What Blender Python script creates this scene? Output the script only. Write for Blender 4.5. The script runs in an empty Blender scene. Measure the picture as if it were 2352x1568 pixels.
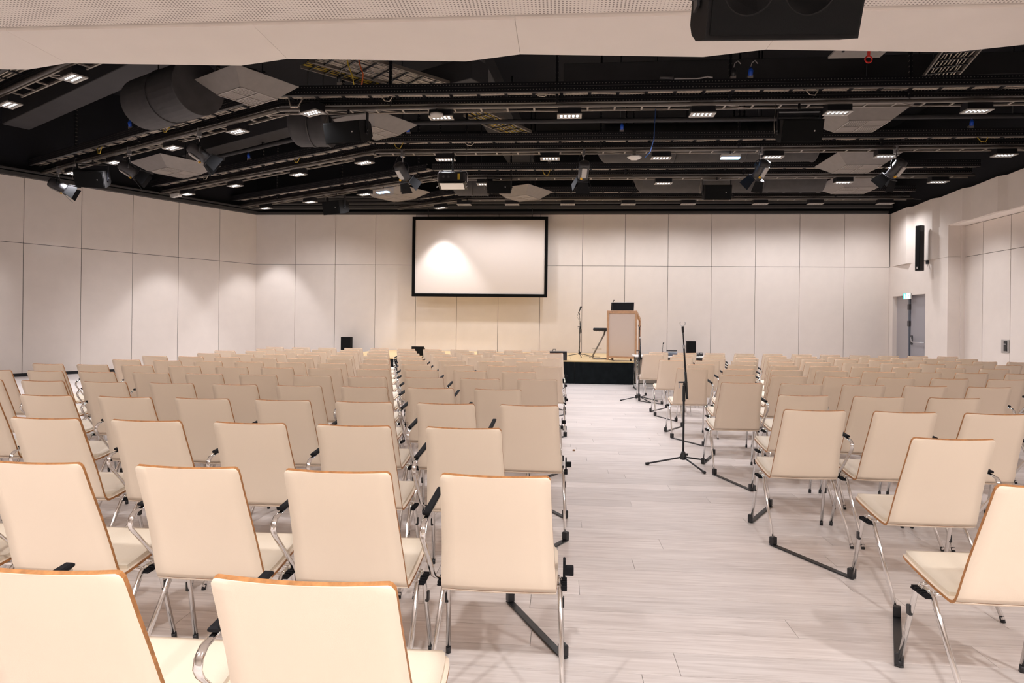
import bpy, bmesh, math, random
from mathutils import Vector, Matrix
random.seed(7)
R = math.radians
PI = math.pi
sc = bpy.context.scene
col = sc.collection

# ---------------------------------------------------------------- camera, world, exposure
cam_d = bpy.data.cameras.new('camera')
cam_d.sensor_width = 36.0
cam_d.lens = 1500 / 2352 * 36
cam_d.shift_y = -38 / 2352
cam_d.clip_start = 0.05
cam_d.clip_end = 200
cam = bpy.data.objects.new('camera', cam_d)
col.objects.link(cam)
YAW, ROLL, EYE = 0.075, 0.0116, 1.38
fw = Vector((-math.sin(YAW), math.cos(YAW), 0))
rt = Vector((math.cos(YAW), math.sin(YAW), 0))
up = Vector((0, 0, 1))
cx = rt * math.cos(ROLL) + up * math.sin(ROLL)
cy = up * math.cos(ROLL) - rt * math.sin(ROLL)
M = Matrix((cx, cy, -fw)).transposed().to_4x4()
M.translation = Vector((0, 0, EYE))
cam.matrix_world = M
sc.camera = cam

w = bpy.data.worlds.new('world')
sc.world = w
w.use_nodes = True
w.node_tree.nodes['Background'].inputs[0].default_value = (0.8, 0.85, 1.0, 1)
w.node_tree.nodes['Background'].inputs[1].default_value = 0.0

sc.view_settings.view_transform = 'Standard'
sc.view_settings.look = 'None'
sc.view_settings.gamma = 1.0
sc.view_settings.use_curve_mapping = False
sc.view_settings.exposure = 0.42
sc.cycles.use_denoising = True
sc.cycles.use_adaptive_sampling = True
sc.cycles.adaptive_threshold = 0.05
sc.cycles.max_bounces = 6
sc.cycles.diffuse_bounces = 4
sc.cycles.glossy_bounces = 3
sc.cycles.sample_clamp_indirect = 6.0
sc.cycles.caustics_reflective = False
sc.cycles.caustics_refractive = False

LAMP_W = 172.0          # watts of one rail downlight
NEAR_W = 95.0          # watts of one downlight in the low ceiling over the camera
LAMP_COL = (1.0, 0.985, 1.03)
NEAR_COL = (1.0, 0.985, 0.99)

def area_lamp(loc, watts, colr, size=0.3, spread=150):
    d = bpy.data.lights.new('ceiling_lamp', 'AREA')
    d.shape = 'DISK'; d.size = size; d.energy = watts; d.color = colr; d.spread = R(spread)
    o = bpy.data.objects.new('ceiling_lamp', d)
    o.location = loc
    col.objects.link(o)
    return o
# the downlights recessed in the low ceiling above and behind the photographer
for x, y in ((-3.4, -0.8), (-0.2, -0.8), (3.0, -0.8), (6.2, -0.8), (-8, 0.8)):
    area_lamp((x, y, 4.01), NEAR_W, NEAR_COL, 0.22)

# ---------------------------------------------------------------- materials
def nodes_of(name):
    m = bpy.data.materials.new(name)
    m.use_nodes = True
    nt = m.node_tree
    b = nt.nodes['Principled BSDF']
    return m, nt, b
def N(nt, t, **kw):
    n = nt.nodes.new(t)
    for k, v in kw.items():
        setattr(n, k, v)
    return n
def mat(name, colr, rough=0.5, metal=0.0, spec=0.5, vary=0.0, scale=8.0, bump=0.0, bscale=60.0):
    m, nt, b = nodes_of(name)
    b.inputs['Base Color'].default_value = (*colr, 1)
    b.inputs['Roughness'].default_value = rough
    b.inputs['Metallic'].default_value = metal
    b.inputs['Specular IOR Level'].default_value = spec
    tc = None
    if vary > 0:
        tc = N(nt, 'ShaderNodeTexCoord')
        nz = N(nt, 'ShaderNodeTexNoise')
        nz.inputs['Scale'].default_value = scale
        nz.inputs['Detail'].default_value = 4
        nt.links.new(tc.outputs['Object'], nz.inputs['Vector'])
        rmp = N(nt, 'ShaderNodeValToRGB')
        rmp.color_ramp.elements[0].position = 0.3
        rmp.color_ramp.elements[1].position = 0.7
        rmp.color_ramp.elements[0].color = (*[c * (1 - vary) for c in colr], 1)
        rmp.color_ramp.elements[1].color = (*[min(1, c * (1 + vary)) for c in colr], 1)
        nt.links.new(nz.outputs['Fac'], rmp.inputs['Fac'])
        nt.links.new(rmp.outputs['Color'], b.inputs['Base Color'])
    if bump > 0:
        tc = tc or N(nt, 'ShaderNodeTexCoord')
        nz2 = N(nt, 'ShaderNodeTexNoise')
        nz2.inputs['Scale'].default_value = bscale
        nt.links.new(tc.outputs['Object'], nz2.inputs['Vector'])
        bp = N(nt, 'ShaderNodeBump')
        bp.inputs['Strength'].default_value = bump
        bp.inputs['Distance'].default_value = 0.002
        nt.links.new(nz2.outputs['Fac'], bp.inputs['Height'])
        nt.links.new(bp.outputs['Normal'], b.inputs['Normal'])
    return m
def emit(name, colr, strength):
    m, nt, b = nodes_of(name)
    b.inputs['Base Color'].default_value = (*colr, 1)
    b.inputs['Emission Color'].default_value = (*colr, 1)
    b.inputs['Emission Strength'].default_value = strength
    return m

WALLC = (0.79, 0.71, 0.645)
MT = {}
MT['wall'] = mat('wall_fabric_panel', WALLC, 0.85, spec=0.2, vary=0.02, scale=3, bump=0.15, bscale=400)
MT['gap'] = mat('wall_joint_dark', (0.03, 0.028, 0.026), 0.9)
MT['soffit'] = mat('painted_plaster', (0.92, 0.845, 0.78), 0.8, spec=0.2, vary=0.015, scale=2)
MT['black'] = mat('black_paint', (0.008, 0.008, 0.010), 0.55, vary=0.3, scale=3)
MT['void'] = mat('black_ceiling', (0.004, 0.004, 0.007), 0.9, vary=0.3, scale=1)
MT['rail'] = mat('black_coated_steel', (0.006, 0.006, 0.009), 0.45)
MT['pipe'] = mat('grey_coated_pipe', (0.11, 0.095, 0.085), 0.4, metal=0.3)
MT['lit_lip'] = mat('lit_channel_lip', (0.085, 0.078, 0.075), 0.4, metal=0.3)  # lips coloured lighter than the black channel, for the light they catch
MT['bar'] = mat('galvanised_bar', (0.27, 0.235, 0.20), 0.45, metal=0.3)
MT['cable'] = mat('pale_cable', (0.58, 0.50, 0.42), 0.6, vary=0.3, scale=40)
MT['yellow'] = mat('yellow_cable', (0.65, 0.45, 0.05), 0.5)
MT['orange'] = mat('orange_cable', (0.6, 0.12, 0.03), 0.5)
MT['bluec'] = mat('blue_cable', (0.08, 0.2, 0.6), 0.5)
MT['red'] = mat('red_lacquer', (0.7, 0.03, 0.02), 0.5)
MT['duct'] = mat('dark_duct_sheet', (0.052, 0.048, 0.049), 0.75, vary=0.15, scale=6, bump=0.3, bscale=30)
MT['sheet'] = mat('grey_sheet_metal', (0.22, 0.195, 0.18), 0.65, vary=0.05, scale=10)
MT['grille'] = mat('diffuser_grille', (0.30, 0.265, 0.24), 0.6)
MT['slot'] = mat('grille_slot', (0.02, 0.02, 0.02), 0.9)
MT['beam'] = mat('dark_grey_beam', (0.034, 0.032, 0.034), 0.8, vary=0.1, scale=2)
MT['louvre'] = mat('dark_track_profile', (0.05, 0.047, 0.045), 0.5)
MT['shell'] = mat('cream_laminate', (0.88, 0.745, 0.60), 0.42, spec=0.35, vary=0.012, scale=3, bump=0.12, bscale=500)
MT['pad'] = mat('cream_leatherette', (0.78, 0.68, 0.55), 0.5, spec=0.4, bump=0.2, bscale=250)
MT['ply'] = mat('plywood_edge', (0.43, 0.19, 0.065), 0.5, vary=0.25, scale=60)
MT['chrome'] = mat('polished_chrome', (0.80, 0.79, 0.78), 0.12, metal=1.0)
MT['plastic'] = mat('black_plastic', (0.015, 0.015, 0.017), 0.4)
MT['matte'] = mat('matte_black', (0.010, 0.010, 0.012), 0.8, spec=0.2)
MT['spk'] = mat('speaker_grille_cloth', (0.009, 0.009, 0.009), 0.9, spec=0.15, bump=0.3, bscale=300)
MT['spkbox'] = mat('speaker_cabinet_paint', (0.018, 0.017, 0.017), 0.85, spec=0.12)
MT['badge'] = mat('silver_badge', (0.6, 0.58, 0.56), 0.3, metal=0.6)
MT['badge_blue'] = mat('blue_badge', (0.05, 0.08, 0.3), 0.4)
MT['screen'] = mat('projection_fabric', (0.70, 0.62, 0.56), 0.9, spec=0.1)
MT['velvet'] = mat('black_velvet_border', (0.006, 0.006, 0.006), 0.95, spec=0.05)
MT['wood'] = mat('beech_frame', (0.52, 0.30, 0.17), 0.45, vary=0.12, scale=9)
MT['lectern'] = mat('lectern_panel', (0.63, 0.51, 0.43), 0.6)
MT['tabletop'] = mat('white_tabletop', (0.80, 0.77, 0.74), 0.35)
MT['modesty'] = mat('modesty_panel', (0.36, 0.31, 0.26), 0.7)
MT['grey'] = mat('light_grey_paint', (0.40, 0.37, 0.37), 0.5)
MT['door'] = mat('grey_door_leaf', (0.34, 0.325, 0.345), 0.5)
MT['steel'] = mat('brushed_steel', (0.6, 0.6, 0.62), 0.3, metal=0.9)
MT['white'] = mat('white_plastic', (0.75, 0.72, 0.68), 0.5)
MT['bluegrey'] = mat('blue_grey_plastic', (0.085, 0.10, 0.13), 0.4)
MT['blueplug'] = mat('blue_plug', (0.01, 0.08, 0.55), 0.35)
MT['gold'] = mat('amber_gel', (0.9, 0.5, 0.03), 0.5)
MT['doorgrey'] = mat('barn_door_sheet', (0.018, 0.018, 0.019), 0.9, spec=0.1)
MT['lampgrey'] = mat('lamp_body', (0.045, 0.042, 0.045), 0.4)
MT['led'] = emit('led_cell', (0.95, 0.97, 1.0), 2.6)
MT['led_off'] = mat('led_cell_off', (0.3, 0.28, 0.26), 0.3)
MT['led_blue'] = emit('blue_led_cell', (0.25, 0.55, 1.0), 7.0)
MT['lampplate'] = mat('silver_lamp_plate', (0.45, 0.42, 0.39), 0.4, metal=0.3)
MT['tan'] = mat('hazelnut_shell', (0.35, 0.18, 0.08), 0.6)
MT['exit_green'] = emit('exit_green', (0.05, 0.75, 0.5), 1.6)
MT['exit_white'] = emit('exit_white', (0.8, 1.0, 1.0), 2.2)

def stage_wood():
    m, nt, b = nodes_of('birch_stage_floor')
    tc = N(nt, 'ShaderNodeTexCoord'); mp = N(nt, 'ShaderNodeMapping'); nz = N(nt, 'ShaderNodeTexNoise')
    mp.inputs['Scale'].default_value = (1.2, 14, 1)
    nz.inputs['Scale'].default_value = 2
    nt.links.new(tc.outputs['Object'], mp.inputs['Vector']); nt.links.new(mp.outputs['Vector'], nz.inputs['Vector'])
    r = N(nt, 'ShaderNodeValToRGB')
    r.color_ramp.elements[0].color = (0.62, 0.43, 0.20, 1); r.color_ramp.elements[1].color = (0.74, 0.54, 0.28, 1)
    nt.links.new(nz.outputs['Fac'], r.inputs['Fac']); nt.links.new(r.outputs['Color'], b.inputs['Base Color'])
    b.inputs['Roughness'].default_value = 0.35
    return m
MT['birch'] = stage_wood()

def plank_mat():
    m, nt, b = nodes_of('whitewashed_oak_plank')
    geo = N(nt, 'ShaderNodeNewGeometry'); oi = N(nt, 'ShaderNodeObjectInfo')
    ad = N(nt, 'ShaderNodeMath', operation='ADD'); fr = N(nt, 'ShaderNodeMath', operation='FRACT')
    nt.links.new(geo.outputs['Random Per Island'], ad.inputs[0]); nt.links.new(oi.outputs['Random'], ad.inputs[1])
    nt.links.new(ad.outputs[0], fr.inputs[0])
    mul = N(nt, 'ShaderNodeVectorMath', operation='MULTIPLY')
    mul.inputs[1].default_value = (1.3, 22, 1)
    off = N(nt, 'ShaderNodeMath', operation='MULTIPLY'); off.inputs[1].default_value = 37.0
    nt.links.new(fr.outputs[0], off.inputs[0])
    comb = N(nt, 'ShaderNodeCombineXYZ'); nt.links.new(off.outputs[0], comb.inputs[0]); nt.links.new(off.outputs[0], comb.inputs[2])
    nt.links.new(geo.outputs['Position'], mul.inputs[0])
    add = N(nt, 'ShaderNodeVectorMath', operation='ADD')
    nt.links.new(mul.outputs[0], add.inputs[0]); nt.links.new(comb.outputs[0], add.inputs[1])
    nz = N(nt, 'ShaderNodeTexNoise'); nz.inputs['Scale'].default_value = 2.2; nz.inputs['Detail'].default_value = 6; nz.inputs['Distortion'].default_value = 0.8
    nt.links.new(add.outputs[0], nz.inputs['Vector'])
    r = N(nt, 'ShaderNodeValToRGB')
    r.color_ramp.elements[0].position = 0.25; r.color_ramp.elements[1].position = 0.75
    r.color_ramp.elements[0].color = (0.56, 0.485, 0.45, 1); r.color_ramp.elements[1].color = (0.77, 0.70, 0.665, 1)
    nt.links.new(nz.outputs['Fac'], r.inputs['Fac'])
    hsv = N(nt, 'ShaderNodeHueSaturation')
    mr = N(nt, 'ShaderNodeMapRange'); mr.inputs['To Min'].default_value = 0.90; mr.inputs['To Max'].default_value = 1.08
    nt.links.new(fr.outputs[0], mr.inputs['Value']); nt.links.new(mr.outputs['Result'], hsv.inputs['Value'])
    nt.links.new(r.outputs['Color'], hsv.inputs['Color']); nt.links.new(hsv.outputs['Color'], b.inputs['Base Color'])
    b.inputs['Roughness'].default_value = 0.36
    b.inputs['Specular IOR Level'].default_value = 0.4
    bp = N(nt, 'ShaderNodeBump'); bp.inputs['Strength'].default_value = 0.15; bp.inputs['Distance'].default_value = 0.001
    nt.links.new(nz.outputs['Fac'], bp.inputs['Height']); nt.links.new(bp.outputs['Normal'], b.inputs['Normal'])
    return m
MT['plank'] = plank_mat()

def dots_mat(name, base, dot, px, py, rad, axes=(0, 1), rough=0.8, stagger=False):
    """base colour with a regular grid of small round holes (fine perforation)"""
    m, nt, b = nodes_of(name)
    tc = N(nt, 'ShaderNodeTexCoord'); sp = N(nt, 'ShaderNodeSeparateXYZ')
    nt.links.new(tc.outputs['Object'], sp.inputs[0])
    sq = []
    for ax, p in zip(axes, (px, py)):
        d = N(nt, 'ShaderNodeMath', operation='DIVIDE'); d.inputs[1].default_value = p
        nt.links.new(sp.outputs[ax], d.inputs[0])
        f = N(nt, 'ShaderNodeMath', operation='FRACT'); nt.links.new(d.outputs[0], f.inputs[0])
        s = N(nt, 'ShaderNodeMath', operation='SUBTRACT'); s.inputs[1].default_value = 0.5; nt.links.new(f.outputs[0], s.inputs[0])
        mm = N(nt, 'ShaderNodeMath', operation='MULTIPLY'); mm.inputs[1].default_value = p; nt.links.new(s.outputs[0], mm.inputs[0])
        q = N(nt, 'ShaderNodeMath', operation='MULTIPLY'); nt.links.new(mm.outputs[0], q.inputs[0]); nt.links.new(mm.outputs[0], q.inputs[1])
        sq.append(q)
    a = N(nt, 'ShaderNodeMath', operation='ADD'); nt.links.new(sq[0].outputs[0], a.inputs[0]); nt.links.new(sq[1].outputs[0], a.inputs[1])
    lt = N(nt, 'ShaderNodeMath', operation='LESS_THAN'); lt.inputs[1].default_value = rad * rad; nt.links.new(a.outputs[0], lt.inputs[0])
    mx = N(nt, 'ShaderNodeMix', data_type='RGBA')
    mx.inputs['A'].default_value = (*base, 1); mx.inputs['B'].default_value = (*dot, 1)
    nt.links.new(lt.outputs[0], mx.inputs['Factor']); nt.links.new(mx.outputs['Result'], b.inputs['Base Color'])
    b.inputs['Roughness'].default_value = rough
    return m
MT['perf'] = dots_mat('perforated_plasterboard', (0.93, 0.86, 0.80), (0.34, 0.29, 0.26), 0.032, 0.032, 0.0075)
MT['perfrail'] = dots_mat('perforated_steel_channel', (0.005, 0.005, 0.008), (0.20, 0.18, 0.16), 0.05, 0.085, 0.008, axes=(0, 2), rough=0.45)

# ---------------------------------------------------------------- mesh helpers
class MB:
    def __init__(s):
        s.v = []; s.f = []; s.m = []; s.sm = []
    def add(s, vs, fs, mi=0, smooth=False):
        o = len(s.v)
        s.v += [tuple(p) for p in vs]
        for f in fs:
            s.f.append(tuple(i + o for i in f)); s.m.append(mi); s.sm.append(smooth)
        return s
    def box(s, c, d, mi=0, rot=None, bevel=0.0):
        x, y, z = d[0] / 2, d[1] / 2, d[2] / 2
        if bevel > 0:
            k = bevel
            vs = []
            for sz in (-1, 1):
                for lv in (0, 1):
                    zz = sz * (z - (0 if lv == 0 else 0)) if False else (sz * z if lv == 0 else sz * (z - k))
                    ix = k if lv == 0 else 0
                    for sx, sy in ((-1, -1), (1, -1), (1, 1), (-1, 1)):
                        vs.append((sx * (x - ix), sy * (y - ix), zz))
            # rings: bottom inner 0-3, bottom outer 4-7, top inner 8-11, top outer 12-15
            fs = [(3, 2, 1, 0), (8, 9, 10, 11)]
            for i in range(4):
                j = (i + 1) % 4
                fs += [(i, j, 4 + j, 4 + i), (4 + i, 4 + j, 12 + j, 12 + i), (12 + i, 12 + j, 8 + j, 8 + i)]
        else:
            vs = [(sx * x, sy * y, sz * z) for sz in (-1, 1) for sx, sy in ((-1, -1), (1, -1), (1, 1), (-1, 1))]
            fs = [(3, 2, 1, 0), (4, 5, 6, 7)] + [(i, (i + 1) % 4, 4 + (i + 1) % 4, 4 + i) for i in range(4)]
        if rot is not None:
            vs = [rot @ Vector(p) for p in vs]
        vs = [(p[0] + c[0], p[1] + c[1], p[2] + c[2]) for p in vs]
        return s.add(vs, fs, mi)
    def b2(s, a, b, mi=0, bevel=0.0):
        return s.box([(a[i] + b[i]) / 2 for i in range(3)], [abs(b[i] - a[i]) for i in range(3)], mi, bevel=bevel)
    def tube(s, pts, r, n=8, mi=0, caps=True, flat=None, up=(0, 0, 1)):
        """sweep along pts; r number or list; flat=(rx, ry) makes an elongated section"""
        P = [Vector(p) for p in pts]
        base = len(s.v); rings = []
        for i, p in enumerate(P):
            if i == 0: t = P[1] - P[0]
            elif i == len(P) - 1: t = P[-1] - P[-2]
            else: t = (P[i + 1] - P[i]).normalized() + (P[i] - P[i - 1]).normalized()
            t.normalize()
            u = Vector(up)
            if abs(t.dot(u)) > 0.97: u = Vector((0, 1, 0)) if abs(t.y) < 0.9 else Vector((1, 0, 0))
            a = t.cross(u).normalized(); b = a.cross(t).normalized()
            rr = r[i] if isinstance(r, (list, tuple)) else r
            rx, ry = (flat if flat else (rr, rr))
            rings.append([p + a * (rx * math.cos(2 * PI * (k + .5) / n)) + b * (ry * math.sin(2 * PI * (k + .5) / n)) for k in range(n)])
        vs = [q for g in rings for q in g]
        fs = []
        for i in range(len(P) - 1):
            for k in range(n):
                k2 = (k + 1) % n
                fs.append((i * n + k, i * n + k2, (i + 1) * n + k2, (i + 1) * n + k))
        s.add(vs, fs, mi, n > 4)
        if caps:
            s.add([], [], mi)
            o = base
            s.f.append(tuple(o + k for k in range(n))[::-1]); s.m.append(mi); s.sm.append(False)
            o = base + (len(P) - 1) * n
            s.f.append(tuple(o + k for k in range(n))); s.m.append(mi); s.sm.append(False)
        return s
    def lathe(s, prof, n=16, mi=0, c=(0, 0, 0), rot=None):
        """prof: list of (r, z)"""
        vs = []
        for r_, z in prof:
            for k in range(n):
                p = Vector((r_ * math.cos(2 * PI * k / n), r_ * math.sin(2 * PI * k / n), z))
                if rot is not None: p = rot @ p
                vs.append(p + Vector(c))
        fs = []
        for i in range(len(prof) - 1):
            for k in range(n):
                k2 = (k + 1) % n
                fs.append((i * n + k, i * n + k2, (i + 1) * n + k2, (i + 1) * n + k))
        o = len(s.v)
        s.add(vs, fs, mi, True)
        s.f.append(tuple(o + k for k in range(n))[::-1]); s.m.append(mi); s.sm.append(False)
        s.f.append(tuple(o + (len(prof) - 1) * n + k for k in range(n))); s.m.append(mi); s.sm.append(False)
        return s
    def prism(s, poly, z0, z1, mi=0, rot=None, c=(0, 0, 0)):
        n = len(poly)
        vs = [Vector((x, y, z0)) for x, y in poly] + [Vector((x, y, z1)) for x, y in poly]
        if rot is not None: vs = [rot @ p for p in vs]
        vs = [p + Vector(c) for p in vs]
        fs = [tuple(range(n))[::-1], tuple(range(n, 2 * n))] + [(i, (i + 1) % n, n + (i + 1) % n, n + i) for i in range(n)]
        return s.add(vs, fs, mi)
    def mesh(s, name, mats):
        me = bpy.data.meshes.new(name)
        me.from_pydata([tuple(p) for p in s.v], [], s.f)
        for m in (mats if isinstance(mats, (list, tuple)) else [mats]):
            me.materials.append(m)
        me.polygons.foreach_set('material_index', s.m)
        me.polygons.foreach_set('use_smooth', s.sm)
        me.update()
        bm = bmesh.new(); bm.from_mesh(me)
        bmesh.ops.recalc_face_normals(bm, faces=bm.faces)
        bm.to_mesh(me); bm.free()
        return me
    def build(s, name, mats, parent=None, loc=(0, 0, 0), rz=0.0):
        return place(name, s.mesh(name, mats), parent, loc, rz)

def place(name, me, parent=None, loc=(0, 0, 0), rz=0.0, rot=None):
    o = bpy.data.objects.new(name, me)
    col.objects.link(o)
    o.location = loc
    o.rotation_euler = rot if rot is not None else (0, 0, rz)
    if parent is not None: o.parent = parent
    return o
def empty(name, loc=(0, 0, 0), rz=0.0):
    o = bpy.data.objects.new(name, None)
    o.empty_display_size = 0.1
    o.location = loc; o.rotation_euler = (0, 0, rz)
    col.objects.link(o)
    return o
def tag(o, label=None, cat=None, group=None, kind=None):
    if label: o['label'] = label
    if cat: o['category'] = cat
    if group: o['group'] = group
    if kind: o['kind'] = kind
    return o
def copy_tree(o, parent=None):
    c = o.copy(); col.objects.link(c); c.parent = parent
    for ch in o.children:
        copy_tree(ch, c)
    return c
def struct(name, mb, m, loc=(0, 0, 0), rz=0.0):
    return tag(mb.build(name, m, None, loc, rz), kind='structure')
def Rx(a): return Matrix.Rotation(a, 3, 'X')
def Ry(a): return Matrix.Rotation(a, 3, 'Y')
def Rz(a): return Matrix.Rotation(a, 3, 'Z')

# ---------------------------------------------------------------- room shell
XL, XR, YB = -9.735, 9.70, 20.2       # back wall corners
HT = 4.80                              # top of the panelled wall
SEAM = 3.22                            # horizontal joint
VOID = 7.4
LD = Vector((-0.5195, -0.8544, 0))     # direction of the left wall, towards the camera
LEND = Vector((XL, YB, 0)) + LD * 1.251 * 9
YF = 5.57                              # edge between perforated ceiling and smooth strip
ZS = 4.0                               # height of the low ceiling
YR0 = -5.0

# floor: base slab + separate planks where they can be told apart, a joined field beyond
fl = struct('floor', MB().b2((-17, YR0 - .3, -0.20), (XR + .9, YB + .3, -0.012)), MT['gap'])
PW = 0.186
lens = (1.62, 1.92, 2.22)
pl_mesh = {L_: MB().box((L_ / 2, PW / 2, -0.006), (L_ - 0.002, PW - 0.0022, 0.012)).mesh('plank', MT['plank']) for L_ in lens}
field = MB(); n_pl = 0
row = 0; y = YR0
while y < YB + .2:
    x = -17 + random.uniform(-1.6, 0)
    while x < XR + .8:
        L_ = random.choice(lens)
        if 1.4 < y < 11.4 and -2.9 < x < 3.9 and n_pl < 298:
            place('plank', pl_mesh[L_], fl, (x, y, 0)); n_pl += 1
        else:
            field.b2((max(x, -17) + 0.001, y + 0.0011, -0.011), (min(x + L_, XR + .9) - 0.001, y + PW - 0.0011, 0))
        x += L_
    y += PW; row += 1
tag(field.build('plank_field', MT['plank'], fl), kind='stuff')

# back wall: dark backing and 15 x 2 fabric panels
bw = struct('wall_back', MB().b2((XL - .3, YB, 0), (XR + 1.2, YB + .25, HT)), MT['gap'])
PWD = (XR - XL) / 15
def wall_panels(parent, origin, d, n, wid, z0, z1, t=0.03, name='wall_panel', mt='wall'):
    g = 0.006
    me = MB().box((0, 0, 0), (wid - g * 2, t, z1 - z0 - g * 2)).mesh(name, MT[mt])
    ang = math.atan2(d.y, d.x)
    for k in range(n):
        p = origin + d * (k + .5) * wid
        place(name, me, parent, (p.x, p.y, (z0 + z1) / 2), ang)
for z0, z1 in ((0.0, SEAM), (SEAM, HT)):
    wall_panels(bw, Vector((XL, YB - .012, 0)), Vector((1, 0, 0)), 15, PWD, z0, z1)
MB().b2((XL - .3, YB, HT), (XR + 1.2, YB + .25, VOID)).build('upper_cladding', MT['void'], bw)

lw = tag(empty('wall_left', (XL, YB, 0)), kind='structure')
nrm = Vector((LD.y, -LD.x, 0))          # outward (away from the room)
if nrm.x > 0: nrm = -nrm
ang = math.atan2(LD.y, LD.x)
def slab_along(p0, p1, out, z0, z1, t, name, m, parent):
    d = p1 - p0; c = (p0 + p1) / 2 + out * (t / 2)
    return MB().box((0, 0, 0), (d.length, t, z1 - z0)).build(name, m, parent, (c.x, c.y, (z0 + z1) / 2), math.atan2(d.y, d.x))
P0 = Vector((XL, YB, 0))
def rel(o, parent):
    o.location = Vector(o.location) - Vector(parent.location); return o
rel(slab_along(P0, LEND, nrm, 0, HT, .25, 'backing', MT['gap'], lw), lw)
rel(slab_along(P0, LEND, nrm, HT, VOID, .25, 'upper_cladding', MT['void'], lw), lw)
for z0, z1 in ((0.07, SEAM), (SEAM, HT)):
    g = 0.006
    me = MB().box((0, 0, 0), (1.251 - g * 2, .03, z1 - z0 - g * 2)).mesh('wall_panel', MT['wall'])
    for k in range(9):
        p = LD * (k + .5) * 1.251 + nrm * .003
        place('wall_panel', me, lw, (p.x, p.y, (z0 + z1) / 2), ang)
# left wall, rear stretch (outside the frame) and rear wall close the room
struct('wall_left', MB().b2((LEND.x - .25, YR0 - .3, 0), (LEND.x, LEND.y + .1, VOID)), MT['wall'])
struct('wall_rear', MB().b2((-17, YR0 - .25, 0), (XR + 1.2, YR0, VOID)), MT['wall'])
o = slab_along(P0 - nrm * .014, LEND - nrm * .014, -nrm, 0, .065, .012, 'baseboard_left', MT['black'], None); tag(o, kind='structure')
o = slab_along(P0 - nrm * .01 - LD * .1, LEND - nrm * .01, -nrm, HT, HT + .09, .12, 'trim_1', MT['louvre'], None); tag(o, kind='structure')
o = slab_along(P0 - nrm * .01 - LD * .1, LEND - nrm * .01, -nrm, HT + .12, HT + .16, .20, 'trim_2', MT['louvre'], None); tag(o, kind='structure')
# tracks in front of the top of the back wall
struct('trim_3', MB().b2((XL + .05, YB - .16, HT + .0), (XR - .1, YB - .03, HT + .07)), MT['louvre'])
tr = struct('trim_4', MB().b2((XL + .1, YB - .42, HT + .13), (XR - .1, YB - .22, HT + .21)), MT['louvre'])
for k in range(3):
    MB().b2((XL + .3, YB - .66 - k * .13, HT + .22 + k * .07), (XR - .25, YB - .58 - k * .13, HT + .27 + k * .07)).build('track_profile', MT['louvre'], tr)

# right wall: folded upper fascia, wall with the exit door, recess with flat panels
rw = tag(empty('wall_right'), kind='structure')
folds = [20.2]
while folds[-1] > 6.3: folds.append(folds[-1] - 1.28)
ZR = 4.02
YREC = (17.223, 2.560)[0]            # the recess starts here, towards the camera
XREC = 10.13
for i in range(len(folds) - 1):
    ya, yb = folds[i], folds[i + 1]
    xa, xm, xb = XR, XR - .085, XR
    # sawtooth: long face leaning into the room, short step back
    poly = [(XR + .02, ya), (XR - .085, yb + .16), (XR + .02, yb), (XR + .30, yb), (XR + .30, ya)]
    zlow = 0.0 if yb > YREC - .02 else ZR
    if zlow == 0.0:
        if i >= 0:
            MB().prism(poly, SEAM + .006, HT).build('fascia_panel', MT['wall'], rw)
    else:
        MB().prism(poly, ZR, HT).build('fascia_panel', MT['wall'], rw)
        if ya > YREC + .01: MB().b2((XR - .0, YREC, SEAM + .006), (XR + .30, ya, ZR)).build('fascia_panel', MT['wall'], rw)
MB().b2((XR + .12, YR0, HT), (XR + .55, YB, VOID)).build('upper_cladding', MT['void'], rw)
# lower wall at the door: solid around a door opening
DY0, DY1, DZ = (18.236, 2.160)[0], 19.95, 2.34
MB().b2((XR + .0, YREC, 0), (XR + .30, DY0, SEAM)).build('wall_pier', MT['wall'], rw)
MB().b2((XR + .0, DY0, DZ), (XR + .30, YB, SEAM)).build('wall_header', MT['wall'], rw)
MB().b2((XR + .0, DY1, 0), (XR + .30, YB, DZ)).build('wall_pier', MT['wall'], rw)
# recess: back plane, ceiling strip, end face
MB().b2((XREC, YR0, 0), (XREC + .2, YREC + .0, ZR)).build('backing', MT['gap'], rw)
MB().b2((XR + .30, YREC - .02, 0), (XREC + .2, YREC + .2, ZR)).build('recess_end', MT['wall'], rw)
MB().b2((XR + .03, YR0, ZR - .014), (XREC - .0, YREC, ZR - .002)).build('recess_soffit', MT['soffit'], rw)
seams_r = [(17.357, 2.902)[0], (16.519, 2.832)[0], (15.543, 2.749)[0]]
stp = seams_r[1] - seams_r[2]
ys = [YREC, seams_r[1], seams_r[2]]
while ys[-1] > YR0 + 1.5: ys.append(ys[-1] - stp)
for a_, b_ in zip(ys[:-1], ys[1:]):
    for z0, z1 in ((0.0, SEAM), (SEAM, ZR - .02)):
        MB().b2((XREC - .025, b_ + .008, z0 + .006), (XREC + .01, a_ - .008, z1 - .006)).build('wall_panel', MT['wall'], rw)
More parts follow.
